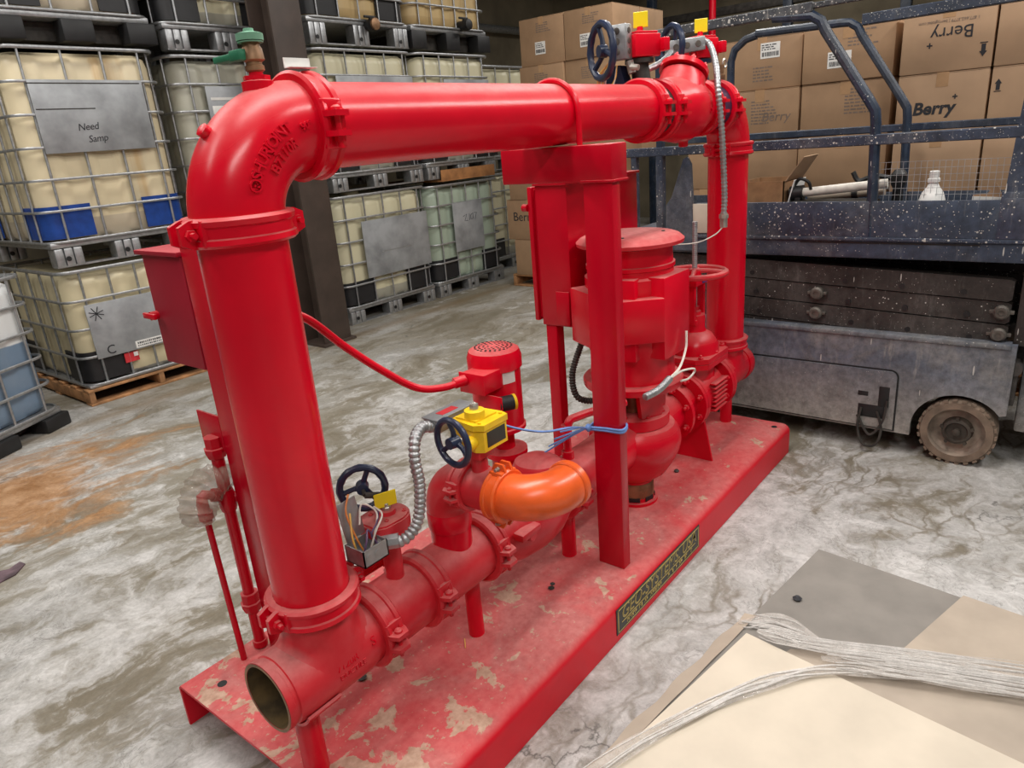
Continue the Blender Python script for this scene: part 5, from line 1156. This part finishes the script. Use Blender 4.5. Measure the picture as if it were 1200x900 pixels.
# --- header valves at the far end
def supervised(x, gy, gz, black, tag_):
    v = MB().lathe([(-0.06, R6), (0.06, R6)], (x, 0, ZH), X_, 40, caps=False)
    v.cyl((x, 0.02, ZH+0.06), (x, 0.035, gz-0.06), 0.032, n=20).lathe([(0, 0.05), (0.014, 0.05)], (x, 0.035, gz-0.062), Z_, 16)
    o = pp('butterfly_valve', v, 'dark_iron' if black else 'navy', None, 'dark bare valve body between two red couplings' if black else 'blue valve body')
    g = MB().box((x-0.052, gy-0.05, gz-0.045), (x+0.052, gy+0.05, gz+0.028), 0.006).box((x-0.045, gy-0.043, gz+0.028), (x+0.045, gy+0.043, gz+0.036), 0.003)
    g.box((x+0.05, gy-0.07, gz-0.03), (x+0.075, gy-0.0, gz+0.012), 0.004).lathe([(0, 0.012), (0.02, 0.010)], (x, gy, gz+0.034), Z_, 12)
    RM = Matrix.Translation((x, gy, 0)) @ Matrix.Rotation(math.radians(-28), 4, 'Z') @ Matrix.Translation((-x, -gy, 0))
    g.v = [tuple(RM @ Vector(q)) for q in g.v]
    gb = part('valve_gearbox', g, 'red', o, 'red gear operator')
    part('gear_mark', MB().prism([(-0.013, 0.002), (0.013, 0.002), (0, -0.016)], 0, 0.0008, RM @ frame((x-0.0525, gy-0.005, gz-0.012), (0, -1, 0), Z_, (-1, 0, 0))), 'dark_iron', o, None, 0)
    flag_part(o, (x, gy-0.003, gz+0.05), 0.05, 0.05, (0.35, -1, 0))
    return o
b1_ = supervised(1.445, 0.03, 1.825, True, 1)
handwheel(b1_, (1.31, 0.104, 1.806), (0.85, -0.52, 0), 0.085, 'navy', 0.0115, 3, True, 0.3, 0.11)
jb = MB().box((1.345, 0.03, 1.775), (1.39, 0.098, 1.885), 0.004)
jb1 = part('junction_box', jb, 'galv', b1_, 'grey knockout junction box')
for k in range(3): part('knockout', MB().lathe([(0, 0.011), (0.0012, 0.011), (0.0018, 0.009)], (1.3447, 0.064, 1.80+0.032*k), (-1, 0, 0), 16), 'pin', jb1); part('knockout', MB().lathe([(0, 0.010), (0.0015, 0.009)], (1.367, 0.0295, 1.80+0.032*k), (0, -1, 0), 16), 'pin', jb1)
for q, (mname, off) in enumerate((('wire_yellow', 0), ('wire_orange', 0.012), ('wire_white', -0.01), ('wire_yellow', 0.02))):
    part('loose_wire', MB().tube(smooth_path([(1.36, 0.09, 1.79-0.005*q), (1.33, 0.105+off, 1.74), (1.33, 0.115+off, 1.70), (1.34, 0.095+off*0.5, 1.685), (1.352, 0.08, 1.715), (1.36, 0.075, 1.76)]), 0.0028, 6), mname, b1_)
part('valve_neck_plate', MB().prism([(-0.045, 0), (0.055, 0), (0.03, 0.085), (-0.02, 0.085)], 0, 0.05, frame((1.38, 0.095, 1.675), (0, 1, 0), Z_, X_)), 'navy', b1_, 'blue neck casting')
part('conduit_connector', MB().cyl((1.385, 0.04, 1.77), (1.385, 0.03, 1.73), 0.014, n=8).cyl((1.375, 0.03, 1.75), (1.375, 0.0, 1.745), 0.010, n=8), 'bolt', b1_)
b2_ = supervised(1.935, 0.03, 1.835, False, 2)
handwheel(b2_, (1.80, 0.085, 1.838), (0.85, -0.52, 0), 0.072, 'navy', 0.0115, 3, True, 0.9, 0.09)
jb2 = part('junction_box', MB().box((-0.075, -0.022, -0.025), (0.075, 0.022, 0.025), 0.004, 0, Matrix.Translation((1.83, 0.045, 1.835)) @ Matrix.Rotation(math.radians(-42), 4, 'Z') @ Matrix.Rotation(math.radians(-5), 4, 'Y')), 'galv', b2_, 'grey knockout junction box set at an angle')
MJ = Matrix.Translation((1.83, 0.045, 1.835)) @ Matrix.Rotation(math.radians(-42), 4, 'Z') @ Matrix.Rotation(math.radians(-5), 4, 'Y')
for k in range(3): part('knockout', MB().lathe([(0, 0.012), (0.0015, 0.011)], (-0.045+0.045*k, -0.0222, 0), (0, -1, 0), 16, M=MJ), 'pin', jb2)
part('rigid_conduit', MB().tube(smooth_path([(1.79, 0.075, 1.825), (1.73, 0.08, 1.79), (1.66, 0.085, 1.765), (1.56, 0.09, 1.745)]), 0.0115, 10), 'galv', b2_)
pp('flexible_conduit', flex([(1.885, -0.002, 1.852), (1.88, -0.035, 1.83), (1.80, -0.095, 1.75), (1.735, -0.132, 1.655), (1.76, -0.136, 1.54), (1.80, -0.130, 1.40), (1.83, -0.125, 1.27), (1.838, -0.12, 1.195)], 0.0125, 0.015), 'galv', None, 'long ribbed steel conduit hanging in front of the far riser', 60)
pp('conduit_connector', MB().cyl((1.838, -0.12, 1.20), (1.839, -0.12, 1.145), 0.015, n=10).lathe([(0, 0.02), (0.014, 0.02)], (1.838, -0.12, 1.195), (0, 0, -1), 8), 'bolt')
pp('loose_wire', MB().tube(smooth_path([(1.839, -0.12, 1.15), (1.80, -0.10, 1.12), (1.72, -0.06, 1.10), (1.62, 0.0, 1.105)]), 0.0025, 6), 'wire_white')
# header check valve
hv = MB().lathe([(-0.17, R6), (-0.14, R6+0.004), (-0.08, 0.112), (0.0, 0.122), (0.06, 0.112), (0.13, R6+0.004), (0.17, R6)], (1.675, 0, ZH), X_, 44, caps=False)
hv.lathe([(-0.05, 0.112), (0.02, 0.104), (0.075, 0.086), (0.098, 0.084)], (1.668, 0, ZH+0.028), (0.62, 0, 1), 30, caps=False)
hvo = pp('check_valve', hv, 'red')
cvr = MB().lathe([(0, 0.084), (0, 0.092), (0.018, 0.092), (0.022, 0.075), (0.036, 0.055), (0.040, 0.001)], (1.720, 0, ZH+0.124), (0.62, 0, 1), 30)
co_ = part('valve_cover', cvr, 'red', hvo)
for k in range(8):
    a = 2*PI*k/8; part('nut', hexbolt(MB(), (1.7295+0.0686*math.cos(a), 0.0805*math.sin(a), ZH+0.139-0.0425*math.cos(a)), (0.62, 0, 1), 0.010, 0.010, 0.006), 'red', co_)
vs, fs = text_geo('75', 0.045, 0.003); part('raised_lettering', MB().add([(1.70+x, -0.117-z*0.5+0.012*abs(y/0.03)**2, ZH-0.01+y) for x, y, z in vs], fs), 'red_clean', hvo, None, 0)
part('valve_boss', MB().lathe([(0, 0.018), (0.03, 0.018), (0.033, 0.012)], (1.72, 0, ZH-0.105), (0, 0, -1), 14), 'red', hvo)
# far elbow and its small gauge cock
ef = Vector((XR-RB, 0, ZH-RB))
pp('pipe_elbow', MB().tube([(1.985, 0, ZH)]+arc(ef, RB, PI/2, 0, X_, Z_, 16)+[(XR, 0, 1.41)], R6+0.003, 36).lathe([(-0.02, 0.026), (0.012, 0.026)], (2.075, 0, 1.69), (0.35, 0, 1), 14), 'red')
gc = pp('gauge_cock', MB().lathe([(0, 0.015), (0.03, 0.015), (0.034, 0.009), (0.07, 0.009)], (2.078, 0, 1.70), Z_, 10), 'bronze', None, 'small brass cock on the far elbow')
part('cock_handle', MB().tube([(2.078+0.02+0.018*math.cos(a), -0.004, 1.775+0.016*math.sin(a)) for a in [2*PI*k/16 for k in range(16)]], 0.0035, 6, closed=True), 'bolt', gc)
# --- header support: post, cradle beam, u-bolt
pp('support_post', MB().box((0.818, -0.214, ZD), (0.862, -0.115, 1.418), 0.004), 'red_cabinet')
pp('post_cap', MB().box((0.812, -0.222, 1.412), (0.90, -0.108, 1.420), 0.003), 'red_cabinet')
pp('support_beam', MB().box((0.818, -0.214, 1.414), (0.905, 0.183, 1.517), 0.005), 'red_cabinet')
ub = [(0.845, -R6-0.008, 1.47)]+[(0.845, -(R6+0.008)*math.cos(a), ZH+(R6+0.008)*math.sin(a)) for a in [PI*k/18 for k in range(19)]]+[(0.845, R6+0.008, 1.47)]
pp('u_bolt', MB().tube(ub, 0.0085, 10), 'red')
# --- main control cabinet behind the motor
cb = pp('control_cabinet', MB().box((1.20, 0.205, 0.852), (1.72, 0.345, 1.385), 0.004).box((1.192, 0.20, 1.378), (1.735, 0.35, 1.388), 0.002), 'red_cabinet')
part('cabinet_door', MB().box((1.195, 0.358, 0.868), (1.725, 0.378, 1.375), 0.004).box((1.21, 0.345, 0.88), (1.71, 0.358, 1.365)), 'red_cabinet', cb)
part('door_latch', MB().cyl((1.196, 0.378, 1.30), (1.196, 0.40, 1.30), 0.014, n=10), 'red_cabinet', cb)
part('conduit_hub', MB().box((1.19, 0.21, 0.86), (1.197, 0.27, 0.99), 0.002), 'red_cabinet', cb)
for lx in (1.205, 1.66): pp('cabinet_leg', MB().box((lx, 0.285, ZD), (lx+0.05, 0.335, 0.856), 0.003), 'red_cabinet')
# --- jockey pump
JX, JY = 0.815, 0.28
jm = MB().lathe([(0.575, 0.080), (0.575, 0.094), (0.588, 0.094), (0.592, 0.0885), (0.80, 0.0885), (0.805, 0.096), (0.845, 0.096), (0.866, 0.088), (0.876, 0.070), (0.878, 0.001)], (JX, JY, 0), Z_, 40)
jmo = pp('jockey_motor', jm, 'red', None, 'small red vertical jockey pump motor')
vent = MB()
for rr in (0.02, 0.035, 0.05, 0.064):
    nn = int(rr*380)
    for k in range(nn):
        a = 2*PI*k/nn; vent.box((-0.003, -0.0035, 0), (0.003, 0.0035, 0.0012), 0, 0, Matrix.Translation((JX+rr*math.cos(a), JY+rr*math.sin(a), 0.877)) @ Matrix.Rotation(a, 4, 'Z'))
o_ = part('cap_vents', vent, 'dark_iron', jmo, None, 0)
M_ = Matrix.Translation((JX, JY, 0)) @ Matrix.Rotation(math.atan2(-0.95, -0.32), 4, 'Z')
part('rating_label', MB().prism([(0.0887*math.cos(a), 0.0887*math.sin(a)) for a in [-0.28+0.56*k/8 for k in range(9)]]+[(0.0900*math.cos(a), 0.0900*math.sin(a)) for a in [0.28-0.56*k/8 for k in range(9)]], 0.762, 0.81, M_), 'paper', jmo, 'white rating label')
tb_ = part('terminal_box', MB().box((0.665, 0.205, 0.755), (0.765, 0.305, 0.822), 0.003).box((0.66, 0.20, 0.755), (0.668, 0.31, 0.826), 0.002), 'red_clean', jmo)
part('bracket_plate', MB().box((0.69, 0.155, 0.685), (0.694, 0.255, 0.748), 0.0015), 'red', jmo)
part('coupling_plug', MB().cyl((0.70, 0.18, 0.715), (0.745, 0.155, 0.715), 0.026, n=18), 'black', jmo, 'black plug')
part('plug_ring', MB().cyl((0.745, 0.155, 0.715), (0.753, 0.1505, 0.715), 0.027, n=18), 'yellow', jmo, 'yellow ring on the black plug')
jp = MB().lathe([(ZD, 0.085), (ZD+0.015, 0.085), (ZD+0.02, 0.055), (0.46, 0.055), (0.465, 0.08), (0.485, 0.08), (0.49, 0.036), (0.575, 0.036)], (JX+0.02, JY, 0), Z_, 28)
pp('jockey_pump', jp, 'red')
pp('red_hose', MB().tube(smooth_path([(-0.02, 0.50, 1.17), (0.10, 0.48, 1.155), (0.20, 0.45, 1.11), (0.30, 0.42, 1.0), (0.40, 0.39, 0.90), (0.50, 0.35, 0.815), (0.58, 0.31, 0.795), (0.665, 0.28, 0.80)]), 0.0125, 12).cyl((0.625, 0.30, 0.797), (0.662, 0.283, 0.80), 0.019, n=12), 'red_clean', None, 'red flexible hose from the left cabinet to the jockey motor')
# --- left controller on its strut with the sensing lines
pp('controller_strut', MB().box((-0.10, 0.36, ZD), (-0.05, 0.488, 1.36), 0.004), 'red_cabinet')
cbx = pp('jockey_controller', MB().box((-0.10, 0.495, 1.035), (0.06, 0.70, 1.342), 0.003).box((-0.112, 0.49, 1.336), (0.065, 0.715, 1.348), 0.002), 'red_box')
part('door_latch', MB().lathe([(0, 0.012), (0.02, 0.012)], (-0.10, 0.69, 1.17), (-1, 0, 0), 12).box((-0.125, 0.66, 1.162), (-0.115, 0.725, 1.178), 0.003), 'red', cbx)
pp('mount_plate', MB().box((-0.10, 0.488, 0.80), (-0.094, 0.60, 0.905), 0.001), 'red_cabinet')
PYY = 0.526
sl = MB().cyl((-0.107, PYY, ZD), (-0.107, PYY, 0.63), 0.0165, n=16)
sl.lathe([(0, 0.022), (0.02, 0.022)], (-0.107, PYY, ZD+0.005), Z_, 12)
for z in (0.275, 0.78): sl.lathe([(0, 0.024), (0.02, 0.031), (0.03, 0.031), (0.032, 0.026), (0.062, 0.026)], (-0.107, PYY-0.0, z), Z_, 8)
sl.lathe([(0, 0.021), (0.015, 0.025), (0.05, 0.025), (0.065, 0.021)], (-0.107, PYY, 0.615), Z_, 14)
sl.cyl((-0.107, PYY, 0.64), (-0.107, PYY, 0.80), 0.018, n=14).cyl((-0.107, PYY, 0.65), (-0.045, PYY-0.03, 0.65), 0.016, n=12).lathe([(0, 0.022), (0.03, 0.022)], (-0.07, PYY-0.02, 0.65), (1, -0.5, 0), 8)
sl.cyl((-0.107, PYY, 0.66), (-0.175, PYY-0.006, 0.695), 0.013, n=12).lathe([(0, 0.02), (0.018, 0.02)], (-0.13, PYY-0.002, 0.672), (-1, 0, 0.5), 8)
sl.tube([(-0.165, PYY-0.006, 0.69), (-0.178, PYY-0.007, 0.688), (-0.182, PYY-0.008, 0.67), (-0.180, PYY-0.008, 0.62)], 0.016, 12).lathe([(0, 0.020), (0.02, 0.020), (0.022, 0.014), (0.035, 0.013)], (-0.18, PYY-0.008, 0.645), (0, 0, -1), 12)
pp('sensing_line', sl, 'red_cabinet')
pp('drain_tube', MB().cyl((-0.18, PYY-0.008, 0.635), (-0.172, PYY-0.009, ZD), 0.009, n=12), 'red_cabinet')
pp('sensing_valve', MB().lathe([(0, 0.02), (0.03, 0.026), (0.055, 0.02)], (-0.05, PYY-0.03, 0.62), Z_, 12).cyl((-0.05, PYY-0.03, 0.65), (-0.035, PYY-0.06, 0.73), 0.008, n=8).lathe([(0, 0.02), (0.01, 0.02)], (-0.035, PYY-0.06, 0.73), (0.2, -0.3, 1), 12), 'red_cabinet')
pp('lower_line', MB().cyl((-0.12, 0.10, 0.50), (0.10, 0.10, 0.50), 0.019, n=14).lathe([(0, 0.028), (0.03, 0.028)], (0.07, 0.10, 0.50), X_, 8), 'red')
# things lying on or tied to the skid
tag(link('plastic_bag', MB().tube(smooth_path([(-0.205, PYY-0.01, 0.625), (-0.192, PYY-0.01, 0.675), (-0.155, PYY, 0.712), (-0.10, PYY, 0.715), (-0.075, PYY, 0.69)]), [(0.012+0.042*math.sin(PI*min(1, 0.22+k/42)))*(1+0.10*math.sin(k*2.3)) for k in range(33)], 14).mesh('plastic_bag', [MAT['bag']], 60)), 'clear crumpled plastic bag wrapped round the small pipe elbow left of the riser', 'bag')
rp = MB()
for q in (0, 0.008): rp.tube(smooth_path([(0.812-q*0.2, -0.10, 0.64+q), (0.81, -0.16, 0.648+q), (0.812, -0.221, 0.652+q), (0.845, -0.222, 0.653+q), (0.868, -0.20, 0.655+q), (0.868, -0.14, 0.652+q), (0.85, -0.106, 0.646+q), (0.812-q*0.2, -0.10, 0.64+q)]), 0.004, 6)
rp.tube(smooth_path([(0.306, -0.13, 0.862), (0.42, -0.125, 0.795), (0.55, -0.12, 0.735), (0.70, -0.11, 0.69), (0.808, -0.10, 0.645)]), 0.0035, 6)
for k in range(4): rp.tube(smooth_path([(0.806, -0.095, 0.645), (0.795-0.01*k, -0.08+0.012*k, 0.648-0.012*k), (0.75-0.02*k, -0.03+0.01*k, 0.64-0.02*k)]), 0.003, 5)
rp.lathe([(0, 0.004), (0.008, 0.011), (0.02, 0.010), (0.026, 0.004)], (0.804, -0.105, 0.636), Z_, 8)
tag(link('blue_rope', rp.mesh('blue_rope', [MAT['blue_rope']], 60)), 'blue cord tied round the red post and stretched to the yellow gear operator', 'rope')
tag(link('paper_tag', MB().box((-0.05, -0.02, 1.715), (0.012, 0.005, 1.7165)).box((-0.05, 0.003, 1.715), (0.012, 0.005, 1.735)).mesh('paper_tag', [MAT['paper']], 0)), 'small white paper scrap on top of the near header coupling', 'paper')
tag(link('dry_leaf', MB().lathe([(0, 0.0), (0.003, 0.011), (0.007, 0.014), (0.010, 0.0)], (-0.03, 0.145, ZD), Z_, 9).tube(smooth_path([(-0.02, 0.15, ZD+0.004), (0.01, 0.16, ZD+0.012), (0.04, 0.15, ZD+0.004)]), 0.0022, 5).mesh('dry_leaf', [MAT['dark_iron']], 40)), 'dark dry scrap with a thin stem lying beneath the near tee', 'debris')
tag(link('dirt_crumb', MB().lathe([(0, 0.007), (0.004, 0.012), (0.008, 0.004)], (0.60, -0.065, ZD), Z_, 6).lathe([(0, 0.006), (0.003, 0.009), (0.006, 0.003)], (0.622, -0.055, ZD), Z_, 6).mesh('dirt_crumb', [MAT['dark_iron']], 40)), 'brown crumb of dirt on the skid deck left of the post', 'debris')
tag(link('pebble', MB().lathe([(0, 0.008), (0.006, 0.012), (0.012, 0.006)], (1.568, -0.042, ZD), Z_, 7).mesh('pebble', [MAT['dark_iron']], 40)), 'dark pebble on the skid deck beside the pump', 'stone')
tag(link('straw', MB().cyl((0.225, -0.02, ZD+0.003), (0.255, 0.01, ZD+0.003), 0.0014, n=5).mesh('straw', [MAT['wire_yellow']], 0)), 'yellow straw on the skid deck near the second coupling', 'straw')
# ================================================================== wrapped pallet load in the right foreground
AP = Vector((0.875, -0.814, 0)); ru = Vector((-0.992, 0.126, 0)).normalized(); rv = Vector((-0.126, -0.992, 0)).normalized()   # along the left edge, along the back edge
def at(u, v, z): p = AP+ru*u+rv*v; return (p.x, p.y, z)
H0 = 0.384
wp = thing('pallet_load', 'stretch-wrapped pallet load topped with loose cardboard sheets in the right foreground', 'pallet', at(0.8, 0.6, 0)[:2]+(0,))
WO = (-wp.location.x, -wp.location.y, 0)
mb = MB(); mb.prism([at(0.03, 0.03, 0)[:2], at(1.75, 0.03, 0)[:2], at(1.75, 1.17, 0)[:2], at(0.03, 1.17, 0)[:2]], 0.14, H0)
part('load_block', mb, 'sheet_taupe', wp, None, 30, WO)
for k in range(5): part('pallet_plank', MB().prism([at(0.02+k*0.4, 0.02, 0)[:2], at(0.13+k*0.4, 0.02, 0)[:2], at(0.13+k*0.4, 1.18, 0)[:2], at(0.02+k*0.4, 1.18, 0)[:2]], 0.12, 0.14), 'wood', wp, None, 30, WO)
for k in range(3): part('pallet_stringer', MB().prism([at(0.02, 0.02+k*0.55, 0)[:2], at(1.73, 0.02+k*0.55, 0)[:2], at(1.73, 0.07+k*0.55, 0)[:2], at(0.02, 0.07+k*0.55, 0)[:2]], 0.0, 0.12), 'wood', wp, None, 30, WO)
def sheet(name, poly, z, th, mat, label, cat='cardboard', wav=0.0):
    poly = poly if sum(poly[i][0]*poly[(i+1) % len(poly)][1]-poly[(i+1) % len(poly)][0]*poly[i][1] for i in range(len(poly))) > 0 else poly[::-1]
    bm = bmesh.new(); vs = [bm.verts.new(at(u, v, z)) for u, v in poly]; f = bm.faces.new(vs)
    bmesh.ops.triangulate(bm, faces=[f]); bmesh.ops.subdivide_edges(bm, edges=bm.edges[:], cuts=7, use_grid_fill=True)
    for v in bm.verts: v.co.z += wav*(math.sin(v.co.x*9+v.co.y*5)*0.5+math.sin(v.co.y*13-v.co.x*4)*0.5)
    me = bpy.data.meshes.new(name); bm.to_mesh(me); bm.free(); me.materials.append(MAT[mat])
    o = link(name, me); md = o.modifiers.new('thickness', 'SOLIDIFY'); md.thickness = th; md.offset = -1
    return tag(o, label, cat)
sheet('cardboard_sheet', [(0, 0), (1.78, 0), (1.78, 1.2), (0, 1.2)], H0+0.006, 0.005, 'sheet_grey', 'large grey cardboard sheet lying lowest on the pallet load', wav=0.0005)
sheet('cardboard_sheet', [(-0.003, 0.357), (0.0, 1.22), (0.9, 1.22), (0.45, 0.5), (0.38, 0.30)], H0+0.0125, 0.005, 'sheet_brown', 'tan cardboard sheet on the right half of the grey sheet', wav=0.0006)
sheet('cardboard_sheet', [(0.45, 0.13), (0.33, 0.32), (0.22, 0.56), (0.0, 1.0), (0.2, 1.22), (1.78, 1.22), (1.78, 0.10), (0.6, 0.10)], H0+0.019, 0.005, 'sheet_taupe', 'taupe sheet under the cream cardboard at the front', wav=0.0006)
sheet('cardboard_sheet', [(0.472, 0.032), (1.75, -0.005), (1.78, 1.1), (0.495, 1.1)], H0+0.0255, 0.005, 'sheet_cream', 'cream cardboard sheet with a pointed corner nearest the viewer', wav=0.0006)
# stretch film: rolled strands across the sheets and a skirt down the sides
def ribbon(pts, w, z, seed, fold=9):
    """flat film ribbon plus the tight folds that run along it"""
    rng = random.Random(seed); P = smooth_path([at(u, v, z+dz) for u, v, dz in pts], 10); flat = MB(); vs = []; L = len(P); m = 9; S_ = []
    for i, p in enumerate(P):
        d = (P[min(L-1, i+1)]-P[max(0, i-1)]).normalized(); s = Vector((-d.y, d.x, 0)); S_.append(s); ww = w*(0.8+0.25*math.sin(i*0.31+seed))*min(1.0, 0.25+i*0.12, 0.25+(L-1-i)*0.12)
        for k in range(m):
            q = k/(m-1)-0.5; vs.append(p+s*ww*q+Vector((0, 0, 0.002*math.sin(k*2.1+i*0.25))))
    flat.add(vs, [(i*m+k, i*m+k+1, (i+1)*m+k+1, (i+1)*m+k) for i in range(L-1) for k in range(m-1)])
    f = MB()
    for k in range(fold):
        a = rng.randrange(0, max(1, L//3)); b = rng.randrange(2*L//3, L); off = rng.uniform(-0.46, 0.46); dr = rng.uniform(-0.15, 0.15); r = rng.uniform(0.0008, 0.0042)
        path = [P[i]+S_[i]*w*(off+dr*(i/L)+0.05*math.sin(i*0.6+k))+Vector((0, 0, 0.002+0.001*math.sin(i*0.8+k))) for i in range(a, b, 2)]
        n_ = len(path); f.tube(path, [r*(0.25+0.75*math.sin(PI*(q+0.5)/n_)) for q in range(n_)], 5)
    return flat, f
film = thing('stretch_film', 'strands of clear stretch film pulled across the cardboard sheets', 'film', at(0.5, 0.3, H0))
FO = (-film.location.x, -film.location.y, -film.location.z)
for q, (pts, w, z, nf) in enumerate((
        ([(0.455, 0.05, 0.004), (0.43, 0.16, 0.006), (0.33, 0.36, 0.010), (0.225, 0.56, 0.010), (0.04, 0.92, 0.008)], 0.055, H0+0.028, 12),
        ([(0.38, 0.38, 0.004), (0.486, 0.225, 0.003), (0.62, 0.135, 0.004), (0.78, 0.075, 0.004), (0.97, 0.02, 0.003), (1.25, -0.02, 0.0)], 0.040, H0+0.029, 6),
        ([(0.455, 0.20, 0.006), (0.39, 0.33, 0.010), (0.285, 0.54, 0.008), (0.11, 0.92, 0.008)], 0.070, H0+0.028, 12),
        ([(0.43, -0.012, 0.0), (0.385, 0.05, 0.002), (0.375, 0.12, 0.002), (0.40, 0.20, 0.0)], 0.075, H0+0.010, 9))):
    a_, b_ = ribbon(pts, w, z, q+1, nf)
    fs_ = part('film_strand', a_, 'film', film, None, 60, FO)
    part('film_fold', b_, 'film_fold', fs_, None, 60, (0, 0, 0), 'stuff')
sk = MB(); n = 40
for i in range(n+1):
    u = 0.38+1.4*i/n; w = 0.004*math.sin(i*1.3)
    sk.v += [at(u, 0.01, H0+0.010+w*0.3), at(u, -0.022+w, H0+0.002), at(u, -0.030+w*2, H0-0.05), at(u, -0.028-w, 0.16)]
sk.f = [(i*4+k, i*4+k+1, i*4+5+k, i*4+4+k) for i in range(n) for k in range(3)]; sk.m = [0]*len(sk.f)
part('film_skirt', sk, 'sheet_brown', film, 'dull film skirt along the left edge', 60, FO)
tag(link('pebble', MB().lathe([(0, 0.008), (0.005, 0.012), (0.011, 0.005)], at(0.255, 0.055, H0+0.006), Z_, 7).mesh('pebble', [MAT['ink']], 40)), 'black pebble on the grey cardboard sheet', 'stone')
# purple-grey scrap on the floor at the left edge
tag(link('floor_scrap', MB().prism([(-0.10, -0.06), (-0.02, -0.07), (0.05, -0.03), (0.055, 0.01), (0.0, 0.0), (-0.04, 0.05), (-0.11, 0.05)], 0.0005, 0.006, Matrix.Translation((-0.34, 2.08, 0)) @ Matrix.Rotation(0.3, 4, 'Z')).mesh('floor_scrap', [plain('purple_scrap', (0.13, 0.085, 0.10), 0.7, var=0.3)], 0)), 'dark purple flat scrap on the concrete at the left edge', 'debris')
